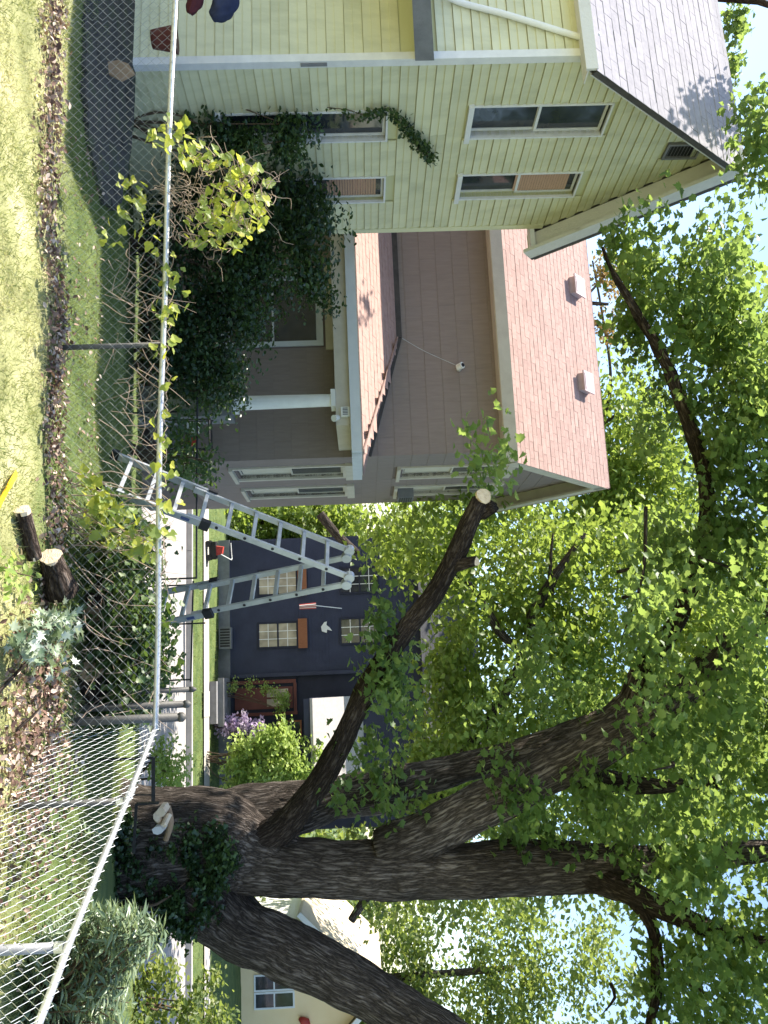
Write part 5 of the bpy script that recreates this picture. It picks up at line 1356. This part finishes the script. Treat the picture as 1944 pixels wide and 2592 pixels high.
# cut leafy branch on the log
cb = np.array(gl(1600, 80, .12))
CB = thing('cut_branch', 'cut maple branch with silvery leaves lying by the thick log', 'branch', tuple(cb))
m = MB(); pos = []
for k in range(13):
    u1, w1 = in_poly([(1510, 40), (1560, 170), (1690, 160), (1700, 60), (1600, 10)], 1)[0]
    e_ = np.array(onz(u1, w1, .12)) - cb + np.array([0, 0, rng.uniform(-.05, .16)])
    S = spline([(0, 0, 0), tuple(e_ * .5 + rng.normal(0, .05, 3)), tuple(e_)], .06)
    m.tube([tuple(p) for p in S], list(np.linspace(.007, .003, len(S))), 5, cap=False)
    for j in range(26): pos.append(S[rng.integers(len(S) // 2, len(S))] + rng.normal(0, .05, 3))
m.build('twigs', M_stem, CB)
o = link('foliage', leaves_mesh('foliage', pos, rng.uniform(.06, .11, len(pos)), M_silver, SILVER, tilt=.9), CB); o['kind'] = 'stuff'
# leafy sprig at the bottom edge
sp = np.array(gl(1440, 12, .05)); pos = [np.array(gl(*in_poly([(1400, -20), (1420, 40), (1480, 60), (1520, 20), (1500, -30)], 1)[0], .05)) - sp + np.array([0, 0, rng.uniform(0, .15)]) for _ in range(60)]
SP = thing('leafy_sprig', 'bright green leafy sprig on the lawn at the bottom edge', 'sprig', tuple(sp))
MB().tube([(0, 0, -.04), (.03, .02, .06), (.06, .05, .16)], [.006, .005, .003], 6).build('stem', M_stem, SP)
o = link('foliage', leaves_mesh('foliage', pos, rng.uniform(.05, .09, len(pos)), M_bright, OVAL, tilt=.9), SP); o['kind'] = 'stuff'
# yellow and orange strip
S = spline([gl(1198, 42, .02), gl(1225, 26, .05), gl(1250, 12, .03), gl(1285, -6, .015)], .02); b = S[0].copy(); m = MB()
for p, q in zip(S[:-1], S[1:]): m.bar(tuple(p - b), tuple(q - b), .045, .008)
tag(m.build('plastic_strip', M_yel, loc=tuple(b)), 'yellow and orange plastic strip on the grass at the bottom edge', 'strip')
# pale leaves / scraps on the sunlit grass beyond the fence
n = 150
u = rng.uniform(330, 1350, n); w = 190 + rng.uniform(-10, 60, n)
P_ = np.array([onz(a, b, .0) for a, b in zip(u, w)]); P_[:, 2] = gh(P_[:, 0], P_[:, 1]) + .03
o = link('fallen_leaves', leaves_mesh('fallen_leaves', P_, rng.uniform(.03, .06, n), M_litter, OVAL, tilt=.6)); tag(o, 'pale fallen leaves scattered on the grass behind the fence', kind='stuff')
# things on the yellow porch
yb = at(22, 520, 8.6)
S = spline([(-.30, 0, -.02, .03), (-.15, 0, .06, .10), (.0, .0, .10, .12), (.12, 0, .04, .10), (.18, 0, -.06, .03)], .015)
m = MB().tube([tuple(p[:3]) for p in S], [p[3] for p in S], 28, rough=.45, ridge=.02, ridge_n=8)
tag(m.build('blue_cloth', M_bluecl, loc=tuple(at(-4, 548, 8.55)), smooth=True), 'dark blue cloth heaped on the white porch rail', 'cloth')
S = spline([(-.2, 0, .0, .03), (-.1, 0, .03, .08), (.0, .0, .03, .08), (.12, 0, -.03, .02)], .015)
m = MB().tube([tuple(p[:3]) for p in S], [p[3] for p in S], 28, rough=.45, ridge=.02, ridge_n=8)
tag(m.build('red_cloth', M_redcl, loc=tuple(at(2, 485, 8.5)), smooth=True), 'dark red cloth hanging below the blue cloth on the porch', 'cloth')
pot = thing('plant_pot', 'rust red pot standing at the yellow house corner behind the fence', 'pot', tuple(at(100, 385, 8.9)))
MB().tube([(0, 0, 0), (0, 0, .05), (0, 0, .22), (0, 0, .25), (0, 0, .25)], [.09, .10, .13, .15, .12], 18).build('pot', M_door, pot, smooth=True)
MB().tube([(0, 0, .24), (0, 0, .245)], [.12, .12], 18).build('soil', M_stem, pot)
bp_ = MB().prism([(-.07, 0, -.12), (.03, .02, -.10), (.09, .03, .02), (.03, .02, .15), (-.05, 0, .10), (-.09, 0, .0)], (.01, .02, .0)).build('cardboard', M_oldwood, loc=tuple(at(175, 300, 8.4)))
tag(bp_, 'torn piece of brown cardboard standing in the shade behind the fence', 'cardboard')
# rack with boxes on the grey porch
rk0 = np.array(at(1100, 470, 12.9)); RK = thing('wire_rack', 'dark wire rack standing by the grey porch column', 'rack', tuple(rk0))
for dx in (-.22, .22):
    for dy in (0, .25): MB().bar((dx, dy, -.25), (dx, dy, .38), .02, .02, up=(0, 1, 0)).build('leg', M_iron, RK)
for zz in (.0, .34): MB().box((-.23, -.01, zz), (.23, .26, zz + .015)).build('shelf', M_iron, RK)
for (dx, c, h, lab) in ((-.11, M_white, .18, 'white box on the wire rack by the grey porch'), (.08, M_red, .12, 'red box on the wire rack by the grey porch')):
    o = MB().box((-.08, .02, 0), (.08, .2, h)).box((-.082, .018, h - .02), (.082, .202, h + .004)).build('carton', c, loc=tuple(rk0 + np.array([dx, 0, .016]))); tag(o, lab, 'box')
# red and black garden machine by the navy house
gm0 = np.array(at(1393, 548, 27.4)); gm0[2] = float(gh(gm0[0], gm0[1])); GM = thing('garden_machine', 'small red and black wheeled machine left of the navy house', 'machine', tuple(gm0))
MB().box((-.28, -.18, .12), (.28, .18, .34)).build('body', M_black, GM)
MB().hexa([(-.14, -.15, .34), (.16, -.15, .34), (.16, .15, .34), (-.14, .15, .34), (-.10, -.12, .56), (.12, -.12, .52), (.12, .12, .52), (-.10, .12, .56)]).build('hood', M_red, GM)
for dx in (-.22, .22):
    for dy in (-.22, .18): MB().tube([(dx, dy, .10), (dx, dy + .05, .10)], .10, 18).build('wheel', M_black, GM)
MB().tube([(.1, .05, .4), (.35, .5, .72), (.30, .62, .72), (-.2, .62, .70)], .014, 8).build('handle', M_white, GM)
